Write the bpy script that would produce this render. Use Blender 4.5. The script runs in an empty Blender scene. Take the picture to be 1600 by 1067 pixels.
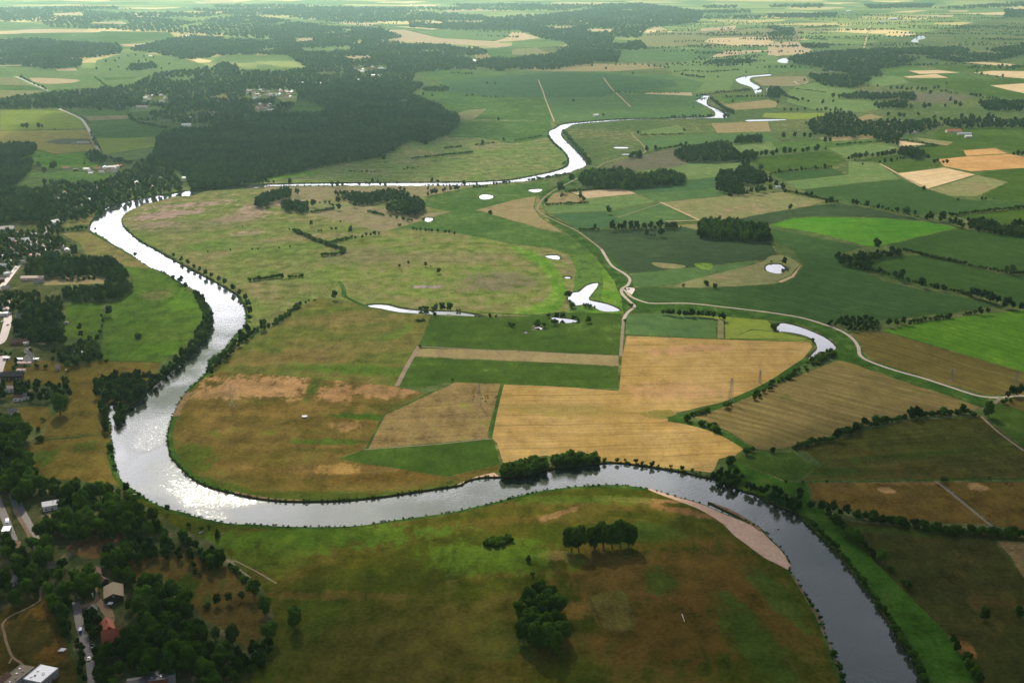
import bpy, bmesh, math, random
from mathutils import Vector, Matrix, noise as mnoise
from mathutils.geometry import delaunay_2d_cdt

# ------------------------------------------------------------------ camera, sky, sun, exposure
SC = bpy.context.scene
COL = SC.collection
CAM_H = 430.0
PITCH = math.radians(17.74)
FPX = 1900.0
cam = bpy.data.cameras.new('camera')
cam.lens = 36.0 * FPX / 1600.0
cam.clip_start = 1.0
cam.clip_end = 150000.0
camo = bpy.data.objects.new('camera', cam)
COL.objects.link(camo)
camo.location = (0, 0, CAM_H)
camo.rotation_euler = (math.pi / 2 - PITCH, 0, 0)
SC.camera = camo

SUN_EL, SUN_AZ = 36.0, -14.5
world = bpy.data.worlds.new("World")
SC.world = world
world.use_nodes = True
wn, wl = world.node_tree.nodes, world.node_tree.links
bg = wn['Background']
sky = wn.new('ShaderNodeTexSky')
sky.sky_type = 'NISHITA'
sky.sun_disc = False
sky.sun_elevation = math.radians(SUN_EL)
sky.sun_rotation = math.radians(SUN_AZ)
sky.dust_density = 1.5
# fair weather cloud cover, thick low over the land ahead and broken higher up
tc = wn.new('ShaderNodeTexCoord')
sep = wn.new('ShaderNodeSeparateXYZ')
wl.new(tc.outputs['Generated'], sep.inputs[0])
mz = wn.new('ShaderNodeMath'); mz.operation = 'MAXIMUM'; mz.inputs[1].default_value = 0.03
wl.new(sep.outputs['Z'], mz.inputs[0])
dvx = wn.new('ShaderNodeMath'); dvx.operation = 'DIVIDE'
dvy = wn.new('ShaderNodeMath'); dvy.operation = 'DIVIDE'
wl.new(sep.outputs['X'], dvx.inputs[0]); wl.new(mz.outputs[0], dvx.inputs[1])
wl.new(sep.outputs['Y'], dvy.inputs[0]); wl.new(mz.outputs[0], dvy.inputs[1])
cmb = wn.new('ShaderNodeCombineXYZ')
wl.new(dvx.outputs[0], cmb.inputs[0]); wl.new(dvy.outputs[0], cmb.inputs[1])
cn = wn.new('ShaderNodeTexNoise'); cn.inputs['Scale'].default_value = 1.3
cn.inputs['Detail'].default_value = 7; cn.inputs['Roughness'].default_value = .55
wl.new(cmb.outputs[0], cn.inputs['Vector'])
lowr = wn.new('ShaderNodeMapRange')          # more cover near the horizon
lowr.inputs['From Min'].default_value = .24; lowr.inputs['From Max'].default_value = .42
lowr.inputs['To Min'].default_value = .42; lowr.inputs['To Max'].default_value = 0.02
wl.new(sep.outputs['Z'], lowr.inputs['Value'])
ad = wn.new('ShaderNodeMath'); ad.operation = 'ADD'
wl.new(cn.outputs['Fac'], ad.inputs[0]); wl.new(lowr.outputs[0], ad.inputs[1])
cr = wn.new('ShaderNodeMapRange'); cr.interpolation_type = 'SMOOTHSTEP'
cr.inputs['From Min'].default_value = .42; cr.inputs['From Max'].default_value = .92
wl.new(ad.outputs[0], cr.inputs['Value'])
cmx = wn.new('ShaderNodeMix'); cmx.data_type = 'RGBA'
wl.new(cr.outputs[0], cmx.inputs[0])
wl.new(sky.outputs[0], cmx.inputs[6])
# clouds on the sun's side glow, they scatter its light forward
_el, _az = math.radians(SUN_EL), math.radians(SUN_AZ)
dt = wn.new('ShaderNodeVectorMath'); dt.operation = 'DOT_PRODUCT'
dt.inputs[1].default_value = (math.sin(_az) * math.cos(_el), math.cos(_az) * math.cos(_el), math.sin(_el))
wl.new(tc.outputs['Generated'], dt.inputs[0])
pw = wn.new('ShaderNodeMath'); pw.operation = 'POWER'; pw.inputs[1].default_value = 9.
mx0 = wn.new('ShaderNodeMath'); mx0.operation = 'MAXIMUM'; mx0.inputs[1].default_value = 0.
wl.new(dt.outputs['Value'], mx0.inputs[0]); wl.new(mx0.outputs[0], pw.inputs[0])
cb = wn.new('ShaderNodeMath'); cb.operation = 'MULTIPLY_ADD'; cb.inputs[1].default_value = 105.; cb.inputs[2].default_value = 5.
wl.new(pw.outputs[0], cb.inputs[0])
ccol = wn.new('ShaderNodeVectorMath'); ccol.operation = 'SCALE'; ccol.inputs[0].default_value = (1., .965, 1.10)
wl.new(cb.outputs[0], ccol.inputs['Scale']); wl.new(ccol.outputs[0], cmx.inputs[7])
wl.new(cmx.outputs[2], bg.inputs[0])
bg.inputs[1].default_value = 0.05

sun = bpy.data.lights.new('sun', 'SUN')
sun.energy = 5.0
sun.angle = math.radians(0.53)
sun.color = (1.0, .91, .70)
suno = bpy.data.objects.new('sun', sun)
COL.objects.link(suno)
el, az = math.radians(SUN_EL), math.radians(SUN_AZ)
sdir = Vector((math.sin(az) * math.cos(el), math.cos(az) * math.cos(el), math.sin(el)))
suno.rotation_euler = sdir.to_track_quat('Z', 'Y').to_euler()
suno.location = (0, 0, 800)

SC.view_settings.view_transform = 'Standard'
SC.view_settings.look = 'None'
SC.view_settings.exposure = 1.0
SC.view_settings.gamma = 1
SC.render.engine = 'CYCLES'
cy = SC.cycles
cy.max_bounces = 5; cy.diffuse_bounces = 2; cy.glossy_bounces = 2; cy.transmission_bounces = 0
cy.transparent_max_bounces = 8; cy.volume_bounces = 0
cy.use_denoising = True; cy.denoising_prefilter = 'NONE'; cy.denoising_input_passes = 'RGB_ALBEDO_NORMAL'
cy.caustics_reflective = False; cy.caustics_refractive = False

R = random.Random(7)
HAZE_D = 2.9e-5
# unseen clouds added to darken corners, forest and fields: where their shade falls (photo px), half width and depth m, thickness m, light let through
ADDED_CLOUDS = [(1610, 990, 240, 260, 120, .14), (0, 1030, 250, 210, 120, .2), (740, 1170, 460, 165, 90, .42), (420, 200, 520, 620, 180, .08), (900, 137, 360, 420, 120, .4), (1580, 520, 330, 500, 120, .5), (1530, 730, 200, 180, 90, .7), (20, 620, 120, 380, 90, .5)]

# ------------------------------------------------------------------ helpers
cp, sp = math.cos(PITCH), math.sin(PITCH)
def P(x, y, z=0.0):
    """point of the land seen at photo pixel (x, y), at height z"""
    a = (x - 800.0) / FPX; b = -(y - 533.5) / FPX
    d = Vector((a, cp + b * sp, -sp + b * cp))
    t = (z - CAM_H) / d.z
    return Vector((d.x * t, d.y * t, z))
def pxm(y):                      # photo pixels per metre across the view
    return (y + 75) * .9524 / CAM_H
def pts(s):
    v = [float(t) for t in s.replace(';', ' ').replace(',', ' ').split()]
    return list(zip(v[0::2], v[1::2]))
def smooth(p, closed=True, n=4):
    out = []; N = len(p)
    rng = range(N) if closed else range(N - 1)
    for i in rng:
        if closed: a, b, c, d = p[(i-1) % N], p[i], p[(i+1) % N], p[(i+2) % N]
        else: a, b, c, d = p[max(i-1, 0)], p[i], p[i+1], p[min(i+2, N-1)]
        for k in range(n):
            t = k / n
            out.append(tuple(.5 * ((2*b[j]) + (-a[j]+c[j])*t + (2*a[j]-5*b[j]+4*c[j]-d[j])*t*t + (-a[j]+3*b[j]-3*c[j]+d[j])*t**3) for j in (0, 1)))
    if not closed: out.append(tuple(p[-1]))
    return out
def inside(x, y, poly):
    r = False; j = len(poly) - 1
    for i in range(len(poly)):
        xi, yi = poly[i][0], poly[i][1]; xj, yj = poly[j][0], poly[j][1]
        if (yi > y) != (yj > y) and x < (xj - xi) * (y - yi) / (yj - yi) + xi: r = not r
        j = i
    return r
def link(o, parent=None):
    COL.objects.link(o)
    if parent is not None: o.parent = parent
    return o
def meshobj(name, verts, faces, mats, parent=None, mi=None, smooth_=False):
    me = bpy.data.meshes.new(name)
    me.from_pydata(verts, [], faces)
    for m in (mats if isinstance(mats, (list, tuple)) else [mats]): me.materials.append(m)
    if mi: me.polygons.foreach_set('material_index', mi)
    if smooth_: me.polygons.foreach_set('use_smooth', [True] * len(me.polygons))
    me.update()
    return link(bpy.data.objects.new(name, me), parent)
def tag(o, label=None, cat=None, group=None, kind=None):
    if label: o['label'] = label
    if cat: o['category'] = cat
    if group: o['group'] = group
    if kind: o['kind'] = kind
    return o
def empty(name, loc, rz=0, s=(1, 1, 1)):
    o = bpy.data.objects.new(name, None)
    o.empty_display_size = 2
    COL.objects.link(o); o.location = loc; o.rotation_euler = (0, 0, rz); o.scale = s
    return o
ORD = 'first second third fourth fifth sixth seventh eighth ninth tenth eleventh twelfth thirteenth fourteenth fifteenth sixteenth seventeenth eighteenth nineteenth twentieth'.split()

# ------------------------------------------------------------------ materials
def newmat(name):
    m = bpy.data.materials.new(name); m.use_nodes = True
    nt = m.node_tree
    for n in list(nt.nodes): nt.nodes.remove(n)
    out = nt.nodes.new('ShaderNodeOutputMaterial')
    return m, nt, out
def N(nt, t, **kw):
    n = nt.nodes.new(t)
    for k, v in kw.items():
        if hasattr(n, k): setattr(n, k, v)
        else: n.inputs[k.replace('_', ' ')].default_value = v
    return n
def math_(nt, op, a, b=None, c=None):
    n = nt.nodes.new('ShaderNodeMath'); n.operation = op
    for i, v in enumerate((a, b, c)):
        if v is None: continue
        if isinstance(v, (int, float)): n.inputs[i].default_value = v
        else: nt.links.new(v, n.inputs[i])
    return n.outputs[0]
def mixc(nt, f, a, b, mode='MIX'):
    n = nt.nodes.new('ShaderNodeMix'); n.data_type = 'RGBA'; n.blend_type = mode
    for i, v in ((0, f), (6, a), (7, b)):
        if isinstance(v, (int, float)): n.inputs[i].default_value = v
        elif isinstance(v, tuple): n.inputs[i].default_value = (*v[:3], 1)
        else: nt.links.new(v, n.inputs[i])
    return n.outputs[2]
def ramp(nt, v, lo, hi, a=0., b=1.):
    n = nt.nodes.new('ShaderNodeMapRange'); n.interpolation_type = 'SMOOTHSTEP'
    n.inputs['From Min'].default_value = lo; n.inputs['From Max'].default_value = hi
    n.inputs['To Min'].default_value = a; n.inputs['To Max'].default_value = b
    nt.links.new(v, n.inputs['Value'])
    return n.outputs[0]
def noisef(nt, vec, scale, detail=4, rough=.55, dist=0.):
    n = nt.nodes.new('ShaderNodeTexNoise')
    n.inputs['Scale'].default_value = scale; n.inputs['Detail'].default_value = detail
    n.inputs['Roughness'].default_value = rough; n.inputs['Distortion'].default_value = dist
    nt.links.new(vec, n.inputs['Vector'])
    return n.outputs['Fac']
def pxdir(line):
    a, b = P(*line[0]), P(*line[1])
    return math.atan2(b.y - a.y, b.x - a.x)

def field(name, c1, c2, c3=None, big=140., th=.52, stripe=None, blobs=(), rough_amt=1.0, rings=None):
    """bare-land material: two tones on a broad scale, a third in dry patches, fine mottling,
    drill rows or mowing swaths (stripe = direction line in the picture, spacing m, strength)
    and blobs = soft-edged patches (px x, px y, radius x m, radius y m, turn deg, colour, strength)"""
    m, nt, out = newmat(name)
    geo = nt.nodes.new('ShaderNodeNewGeometry'); pos = geo.outputs['Position']
    n1 = noisef(nt, pos, 1 / big, 5, .55, .4)
    n2 = noisef(nt, pos, 1 / 22., 6, .62)
    n3 = noisef(nt, pos, 1 / 3.2, 4, .8)
    mp = nt.nodes.new('ShaderNodeMapping'); mp.inputs['Scale'].default_value = (1, .35, 1)
    mp.inputs['Rotation'].default_value = (0, 0, R.uniform(0, 3))
    nt.links.new(pos, mp.inputs['Vector'])
    n4 = noisef(nt, mp.outputs[0], 1 / 9., 5, .65, .6)
    col = mixc(nt, ramp(nt, n1, .38, .62), c1, c2)
    if c3 is not None:
        s = math_(nt, 'ADD', math_(nt, 'MULTIPLY', n1, .5), math_(nt, 'MULTIPLY', n4, .5))
        s = math_(nt, 'ADD', s, math_(nt, 'MULTIPLY', math_(nt, 'SUBTRACT', n2, .5), .35))
        col = mixc(nt, ramp(nt, s, th, th + .11), col, c3)
    if stripe:
        line, gap, amt = stripe
        mr = nt.nodes.new('ShaderNodeMapping'); mr.vector_type = 'TEXTURE'
        mr.inputs['Rotation'].default_value = (0, 0, pxdir(line))
        nt.links.new(pos, mr.inputs['Vector'])
        sx = nt.nodes.new('ShaderNodeSeparateXYZ'); nt.links.new(mr.outputs[0], sx.inputs[0])
        wob = math_(nt, 'MULTIPLY', noisef(nt, pos, 1 / 160., 2), 26.)
        v = math_(nt, 'ADD', sx.outputs['Y'], wob)
        sn = math_(nt, 'SINE', math_(nt, 'MULTIPLY', v, 2 * math.pi / gap))
        cv = nt.nodes.new('ShaderNodeCombineXYZ')       # streaky noise along the rows
        nt.links.new(math_(nt, 'MULTIPLY', sx.outputs['X'], .035), cv.inputs[0]); nt.links.new(v, cv.inputs[1])
        st = noisef(nt, cv.outputs[0], 1 / (gap * .55), 4, .7)
        f = math_(nt, 'MULTIPLY', math_(nt, 'MULTIPLY', sn, .3), ramp(nt, n2, .3, .7))
        f = math_(nt, 'ADD', f, math_(nt, 'MULTIPLY', math_(nt, 'SUBTRACT', st, .5), 3.0))
        f = math_(nt, 'ADD', math_(nt, 'MULTIPLY', f, amt), 1.)
        tr = math_(nt, 'ABSOLUTE', math_(nt, 'SUBTRACT', math_(nt, 'FRACT', math_(nt, 'MULTIPLY', v, 1 / 27.)), .5))   # tramlines
        f = math_(nt, 'MULTIPLY', f, ramp(nt, tr, .02, .06, .78, 1.))
        col = mixc(nt, 1., col, None or _grey(nt, f), 'MULTIPLY')
    if rings:                                            # old channel ridges left by the river, dry on their crests
        (rcx, rcy), sp_, rc, ra = rings
        vd = nt.nodes.new('ShaderNodeVectorMath'); vd.operation = 'DISTANCE'; nt.links.new(pos, vd.inputs[0]); vd.inputs[1].default_value = P(rcx, rcy)
        sx = nt.nodes.new('ShaderNodeSeparateXYZ'); nt.links.new(pos, sx.inputs[0])
        cvx = nt.nodes.new('ShaderNodeCombineXYZ')
        nt.links.new(math_(nt, 'MULTIPLY', vd.outputs['Value'], 1 / sp_), cvx.inputs[0]); nt.links.new(math_(nt, 'MULTIPLY', sx.outputs['X'], 1 / 260.), cvx.inputs[1]); nt.links.new(math_(nt, 'MULTIPLY', sx.outputs['Y'], 1 / 260.), cvx.inputs[2])
        rn = noisef(nt, cvx.outputs[0], 1., 5, .62)
        rn = math_(nt, 'ADD', rn, math_(nt, 'MULTIPLY', math_(nt, 'SUBTRACT', n2, .5), .3))
        col = mixc(nt, ramp(nt, rn, .50, .66, 0., ra), col, rc); col = mixc(nt, ramp(nt, rn, .46, .36, 0., ra * .5), col, (.06, .12, .015))
    for b in blobs:
        bx, by, rx, ry, rot, bc, sg = b
        c = P(bx, by)
        mb = nt.nodes.new('ShaderNodeMapping'); mb.vector_type = 'TEXTURE'
        mb.inputs['Location'].default_value = c
        mb.inputs['Rotation'].default_value = (0, 0, math.radians(rot))
        mb.inputs['Scale'].default_value = (rx, ry, 1e5)
        nt.links.new(pos, mb.inputs['Vector'])
        ln = nt.nodes.new('ShaderNodeVectorMath'); ln.operation = 'LENGTH'
        nt.links.new(mb.outputs[0], ln.inputs[0])
        s = math_(nt, 'SUBTRACT', ln.outputs['Value'], math_(nt, 'MULTIPLY', math_(nt, 'SUBTRACT', n4, .5), 2.2))
        s = math_(nt, 'SUBTRACT', s, math_(nt, 'MULTIPLY', math_(nt, 'SUBTRACT', n2, .5), 1.6))
        col = mixc(nt, ramp(nt, s, 1.05, .6, 0., sg), col, bc)
    a = rough_amt
    f = math_(nt, 'ADD', math_(nt, 'MULTIPLY', math_(nt, 'SUBTRACT', n2, .5), 1.9 * a),
              math_(nt, 'MULTIPLY', math_(nt, 'SUBTRACT', n3, .5), 2.0 * a))
    f = math_(nt, 'ADD', f, math_(nt, 'MULTIPLY', math_(nt, 'SUBTRACT', n4, .5), 1.0 * a))
    f = math_(nt, 'MAXIMUM', math_(nt, 'ADD', f, 1.), .25)
    col = mixc(nt, 1., col, _grey(nt, f), 'MULTIPLY')
    d = nt.nodes.new('ShaderNodeBsdfDiffuse'); d.inputs['Roughness'].default_value = .6
    nt.links.new(col, d.inputs[0]); nt.links.new(d.outputs[0], out.inputs[0])
    return m
def _grey(nt, f):
    c = nt.nodes.new('ShaderNodeCombineXYZ')
    for i in range(3): nt.links.new(f, c.inputs[i])
    return c.outputs[0]

def plain(name, c, rough=.8, var=.25, scale=.5, metallic=0., spec=.3):
    m, nt, out = newmat(name)
    geo = nt.nodes.new('ShaderNodeNewGeometry')
    n = noisef(nt, geo.outputs['Position'], scale, 5, .65)
    f = math_(nt, 'ADD', math_(nt, 'MULTIPLY', math_(nt, 'SUBTRACT', n, .5), 2 * var), 1.)
    col = mixc(nt, 1., tuple(c), _grey(nt, f), 'MULTIPLY')
    b = nt.nodes.new('ShaderNodeBsdfPrincipled')
    b.inputs['Roughness'].default_value = rough; b.inputs['Metallic'].default_value = metallic
    b.inputs['Specular IOR Level'].default_value = spec
    nt.links.new(col, b.inputs['Base Color']); nt.links.new(b.outputs[0], out.inputs[0])
    return m
def leafmat(name, c1, c2, tr=.25):
    m, nt, out = newmat(name)
    oi = nt.nodes.new('ShaderNodeObjectInfo'); geo = nt.nodes.new('ShaderNodeNewGeometry')
    n = noisef(nt, geo.outputs['Position'], .35, 3, .6)
    s = math_(nt, 'ADD', math_(nt, 'MULTIPLY', oi.outputs['Random'], .55), math_(nt, 'MULTIPLY', n, .5))
    nb = noisef(nt, geo.outputs['Position'], 1 / 130., 3, .55)        # stands of different age
    s = math_(nt, 'ADD', math_(nt, 'MULTIPLY', s, .6), ramp(nt, nb, .35, .65, 0., .4))
    col = mixc(nt, s, c1, c2)
    r2 = math_(nt, 'FRACT', math_(nt, 'MULTIPLY', oi.outputs['Random'], 37.7))
    col = mixc(nt, 1., col, _grey(nt, math_(nt, 'ADD', math_(nt, 'MULTIPLY', r2, .7), .6)), 'MULTIPLY')
    d = nt.nodes.new('ShaderNodeBsdfDiffuse'); nt.links.new(col, d.inputs[0])
    t = nt.nodes.new('ShaderNodeBsdfTranslucent'); nt.links.new(mixc(nt, 1., col, (1.1, 1.2, .5), 'MULTIPLY'), t.inputs[0])
    mx = nt.nodes.new('ShaderNodeMixShader'); mx.inputs[0].default_value = tr
    nt.links.new(d.outputs[0], mx.inputs[1]); nt.links.new(t.outputs[0], mx.inputs[2])
    nt.links.new(mx.outputs[0], out.inputs[0])
    return m
def watermat(name, rough, bump, base=(.012, .02, .014), gusts=()):
    m, nt, out = newmat(name)
    geo = nt.nodes.new('ShaderNodeNewGeometry'); pos = geo.outputs['Position']
    b = nt.nodes.new('ShaderNodeBsdfPrincipled')
    b.inputs['Base Color'].default_value = (*base, 1); b.inputs['IOR'].default_value = 1.45
    b.inputs['Specular IOR Level'].default_value = .6
    gust = noisef(nt, pos, 1 / 70., 3, .5)
    for (gx, gy, rx, ry, rot, amt) in gusts:            # wind-roughened reaches
        mb = nt.nodes.new('ShaderNodeMapping'); mb.vector_type = 'TEXTURE'
        mb.inputs['Location'].default_value = P(gx, gy); mb.inputs['Rotation'].default_value = (0, 0, math.radians(rot)); mb.inputs['Scale'].default_value = (rx, ry, 1e5)
        nt.links.new(pos, mb.inputs['Vector'])
        ln = nt.nodes.new('ShaderNodeVectorMath'); ln.operation = 'LENGTH'; nt.links.new(mb.outputs[0], ln.inputs[0])
        gust = math_(nt, 'ADD', gust, math_(nt, 'MULTIPLY', ramp(nt, ln.outputs['Value'], 1.1, .3), amt))
    nt.links.new(ramp(nt, gust, .4, .62, rough * .5, rough * 1.3), b.inputs['Roughness'])
    w1 = noisef(nt, pos, 1 / 1.5, 3, .6); w2 = noisef(nt, pos, 1 / 3.8, 3, .6)
    h = math_(nt, 'ADD', math_(nt, 'MULTIPLY', w1, .25), math_(nt, 'MULTIPLY', w2, .55))
    bp = nt.nodes.new('ShaderNodeBump'); bp.inputs['Distance'].default_value = 1.
    nt.links.new(ramp(nt, gust, .38, .8, bump * .3, bump * 2.6), bp.inputs['Strength'])
    nt.links.new(h, bp.inputs['Height']); nt.links.new(bp.outputs[0], b.inputs['Normal'])
    nt.links.new(b.outputs[0], out.inputs[0])
    return m

BRN = (.26, .17, .07); DRY = (.33, .19, .085); STRAW = (.42, .28, .12); PINK = (.34, .23, .19)
M = {}
M['base'] = field('grassland', (.075, .115, .035), (.11, .14, .045), (.15, .15, .06), big=260)
# far plain: patchwork of small fields given by cells
def farplain():
    m, nt, out = newmat('patchwork_fields')
    geo = nt.nodes.new('ShaderNodeNewGeometry'); pos = geo.outputs['Position']
    mp = nt.nodes.new('ShaderNodeMapping'); mp.inputs['Scale'].default_value = (1 / 420., 1 / 300., 1)
    mp.inputs['Rotation'].default_value = (0, 0, .3); nt.links.new(pos, mp.inputs[0])
    v = nt.nodes.new('ShaderNodeTexVoronoi'); v.distance = 'MANHATTAN'; v.voronoi_dimensions = '2D'
    v.inputs['Scale'].default_value = 1.; v.inputs['Randomness'].default_value = .75
    nt.links.new(mp.outputs[0], v.inputs['Vector'])
    sp_ = nt.nodes.new('ShaderNodeSeparateColor'); nt.links.new(v.outputs['Color'], sp_.inputs[0])
    r = nt.nodes.new('ShaderNodeValToRGB'); r.color_ramp.interpolation = 'CONSTANT'
    cols = [(0, (.06, .10, .035)), (.2, (.12, .16, .05)), (.38, (.09, .13, .04)), (.52, (.17, .19, .07)), (.66, (.07, .11, .035)), (.78, (.30, .25, .11)), (.86, (.42, .33, .17)), (.92, (.13, .17, .05))]
    while len(r.color_ramp.elements) < len(cols): r.color_ramp.elements.new(.5)
    for e, (p_, c_) in zip(r.color_ramp.elements, cols): e.position = p_; e.color = (*c_, 1)
    nt.links.new(sp_.outputs[0], r.inputs[0])
    n = noisef(nt, pos, 1 / 60., 5, .6)
    col = mixc(nt, 1., r.outputs[0], _grey(nt, math_(nt, 'ADD', math_(nt, 'MULTIPLY', n, .8), .6)), 'MULTIPLY')
    d = nt.nodes.new('ShaderNodeBsdfDiffuse'); nt.links.new(col, d.inputs[0]); nt.links.new(d.outputs[0], out.inputs[0])
    return m
M['far'] = farplain()
G1, G2 = (.055, .13, .018), (.085, .16, .022)
S_E = ((1200, 620), (1500, 640))
M['meadow'] = field('olive_meadow', (.135, .19, .05), (.17, .19, .065), (.24, .19, .11), big=90, th=.55)
M['loop'] = field('loop_pasture', (.145, .19, .045), (.18, .185, .06), (.23, .18, .095), big=70, th=.6, rings=((640, 440), 42., (.25, .19, .10), .75), blobs=[
    (262, 335, 75, 40, 38, PINK, .9), (300, 320, 90, 24, 25, PINK, .85), (245, 352, 45, 30, 38, PINK, .8), (368, 342, 60, 34, 35, PINK, .75), (395, 330, 30, 40, 0, PINK, .7),
    (425, 318, 60, 30, 25, PINK, .85), (330, 385, 60, 40, 0, (.10, .17, .03), .6), (430, 385, 80, 40, 0, (.13, .19, .04), .6),
    (385, 365, 30, 14, 30, PINK, .5), (300, 352, 120, 60, 20, (.17, .15, .08), .5)])
M['oval'] = field('oval_pasture', (.16, .215, .045), (.18, .21, .05), (.20, .17, .08), big=70, rings=((700, 425), 34., (.22, .18, .085), .6), blobs=[(700, 402, 150, 45, 0, (.20, .18, .08), .8), (780, 440, 60, 60, 0, (.17, .145, .085), .8), (668, 448, 26, 8, 0, (.30, .22, .22), 1), (560, 400, 70, 70, 0, (.17, .15, .075), .7)])
M['bright'] = field('lush_grass', (.10, .22, .02), (.14, .25, .03), (.17, .24, .05), big=60)
M['brightfield'] = field('bright_green_crop', (.07, .21, .018), (.09, .23, .022), (.12, .25, .03), big=150, th=.58, stripe=(((1250, 350), (1400, 342)), 9, .12), rough_amt=.5)
M['brightfield2'] = field('bright_striped_crop', (.075, .18, .015), (.095, .21, .02), (.15, .24, .02), big=200, th=.56, stripe=(((1377, 516), (1600, 582)), 14, .22), rough_amt=.5)
M['marsh'] = field('marsh_grass', (.09, .17, .03), (.12, .2, .035), (.045, .09, .025), big=45, th=.5)
M['green'] = field('green_pasture', (.06, .12, .025), (.08, .145, .03), (.10, .16, .04), big=110, rough_amt=.7)
M['greenb'] = field('mid_green_crop', (.075, .14, .045), (.09, .16, .05), (.13, .18, .06), big=120, th=.56, rough_amt=.5)
M['ltgreen'] = field('pale_green_pasture', (.12, .19, .06), (.14, .2, .065), (.19, .22, .08), big=120, th=.56, rough_amt=.6)
M['bluegreen'] = field('blue_green_crop_and_shade', (.055, .115, .045), (.065, .13, .05), None, big=120, rough_amt=.5)
M['dark'] = field('dark_leafy_crop', (.04, .068, .030), (.048, .08, .033), (.05, .09, .035), big=160, th=.57, stripe=(((985, 455), (1250, 470)), 8, .22), rough_amt=.45)
M['dark2'] = field('dark_green_crop', (.042, .086, .024), (.05, .10, .028), (.065, .12, .03), big=220, th=.57, stripe=(((1240, 440), (1500, 492)), 10, .32), rough_amt=.45)
M['dark3'] = field('deep_green_crop', (.042, .088, .02), (.052, .105, .023), None, big=220, stripe=(((1400, 425), (1590, 470)), 9, .3), rough_amt=.45)
M['deep'] = field('deep_green_pasture', (.046, .088, .013), (.064, .11, .017), (.09, .155, .03), big=120, th=.57, rough_amt=.7)
M['wheat'] = field('golden_stubble', (.36, .235, .075), (.43, .29, .11), (.28, .21, .055), big=80, th=.57, stripe=(((800, 660), (1100, 655)), 8, .28), rough_amt=.55, blobs=[
    (1080, 545, 60, 16, 10, (.42, .24, .12), .8), (1050, 610, 60, 30, 0, (.44, .25, .13), .5), (880, 640, 70, 20, -5, (.24, .19, .05), .6), (1035, 648, 22, 14, 0, (.15, .15, .03), .7)])
M['orange'] = field('ripe_barley', (.52, .30, .12), (.46, .26, .10), (.30, .16, .06), big=90, th=.58, rough_amt=.4)
M['pale'] = field('pale_harvested_field', (.62, .46, .28), (.58, .43, .24), (.50, .36, .18), big=120, stripe=(((1430, 290), (1500, 278)), 14, .12), rough_amt=.4)
M['cream'] = field('cream_stubble', (.48, .35, .22), (.50, .38, .24), (.38, .30, .18), big=120, rough_amt=.4)
M['tan'] = field('tan_ripening_field', (.27, .21, .10), (.31, .24, .12), (.22, .20, .08), big=90, rough_amt=.6)
M['tangreen'] = field('yellow_green_field', (.20, .21, .085), (.22, .21, .09), (.27, .19, .12), big=90, rough_amt=.6)
M['pinktan'] = field('dry_pinkish_pasture', (.23, .20, .10), (.27, .21, .13), (.17, .18, .06), big=60, rough_amt=.7)
M['grey'] = field('grey_brown_fallow', (.12, .115, .07), (.15, .13, .09), (.10, .12, .06), big=90, rough_amt=.6)
M['gold'] = field('golden_pasture', (.27, .24, .06), (.30, .25, .075), (.20, .22, .05), big=90, rough_amt=.7)
M['yelgreen'] = field('yellow_green_pasture', (.20, .26, .04), (.22, .26, .05), (.13, .20, .03), big=150, rough_amt=.5)
M['stripetan'] = field('striped_stubble', (.19, .15, .05), (.22, .165, .06), (.12, .12, .03), big=90, th=.58, stripe=(((1100, 640), (1290, 690)), 13, .55), rough_amt=.5)
M['browntan'] = field('brown_striped_field', (.13, .105, .028), (.155, .12, .035), (.10, .115, .02), big=110, th=.56, stripe=(((1400, 545), (1590, 600)), 12, .3), rough_amt=.5)
M['brownfield'] = field('trodden_brown_pasture', (.22, .155, .06), (.25, .175, .075), (.19, .16, .045), big=70, stripe=(((600, 690), (760, 680)), 10, .12))
M['ditchgreen'] = field('rough_bank_grass', (.035, .085, .014), (.05, .11, .018), (.08, .12, .03), big=25)
M['reeds'] = field('reed_fringe', (.05, .075, .018), (.09, .11, .03), (.17, .15, .07), big=12)
M['verge'] = field('field_verge', (.06, .09, .02), (.10, .12, .035), (.17, .15, .06), big=30)
M['upland'] = field('upper_olive_meadow', (.11, .13, .025), (.15, .135, .035), (.20, .15, .06), big=80, th=.58, rings=((640, 640), 40., (.19, .14, .05), .6), blobs=[
    (450, 560, 90, 30, 0, (.17, .12, .04), .7), (600, 580, 110, 18, -8, (.07, .14, .015), .8), (420, 590, 90, 12, -8, (.06, .13, .012), .7), (620, 520, 14, 40, -30, (.09, .15, .02), .7), (520, 500, 90, 30, 10, (.18, .14, .05), .6)])
M['lower'] = field('lower_brown_meadow', (.12, .09, .02), (.15, .105, .028), (.08, .10, .015), big=60, th=.57, rings=((560, 590), 30., (.20, .125, .04), .6), blobs=[
    (410, 605, 75, 38, -6, (.34, .20, .09), .95), (340, 615, 30, 20, 0, (.26, .16, .07), .8), (525, 615, 22, 30, 0, (.30, .17, .075), .9), (590, 610, 50, 20, -15, (.29, .17, .075), .9),
    (490, 605, 7, 50, 0, (.07, .10, .015), .95), (560, 650, 45, 10, -8, (.045, .10, .01), .9), (520, 690, 45, 9, 0, (.05, .11, .012), .8),
    (525, 733, 22, 14, 0, (.30, .19, .06), .9), (545, 665, 18, 14, 0, (.28, .17, .07), .7), (620, 745, 90, 12, 6, (.13, .08, .018), .8), (300, 715, 22, 40, 20, (.05, .085, .01), .8), (345, 760, 60, 10, -30, (.05, .085, .01), .8),
    (500, 775, 120, 10, 0, (.06, .09, .012), .8), (440, 640, 90, 22, 0, (.17, .11, .03), .7)])
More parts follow.
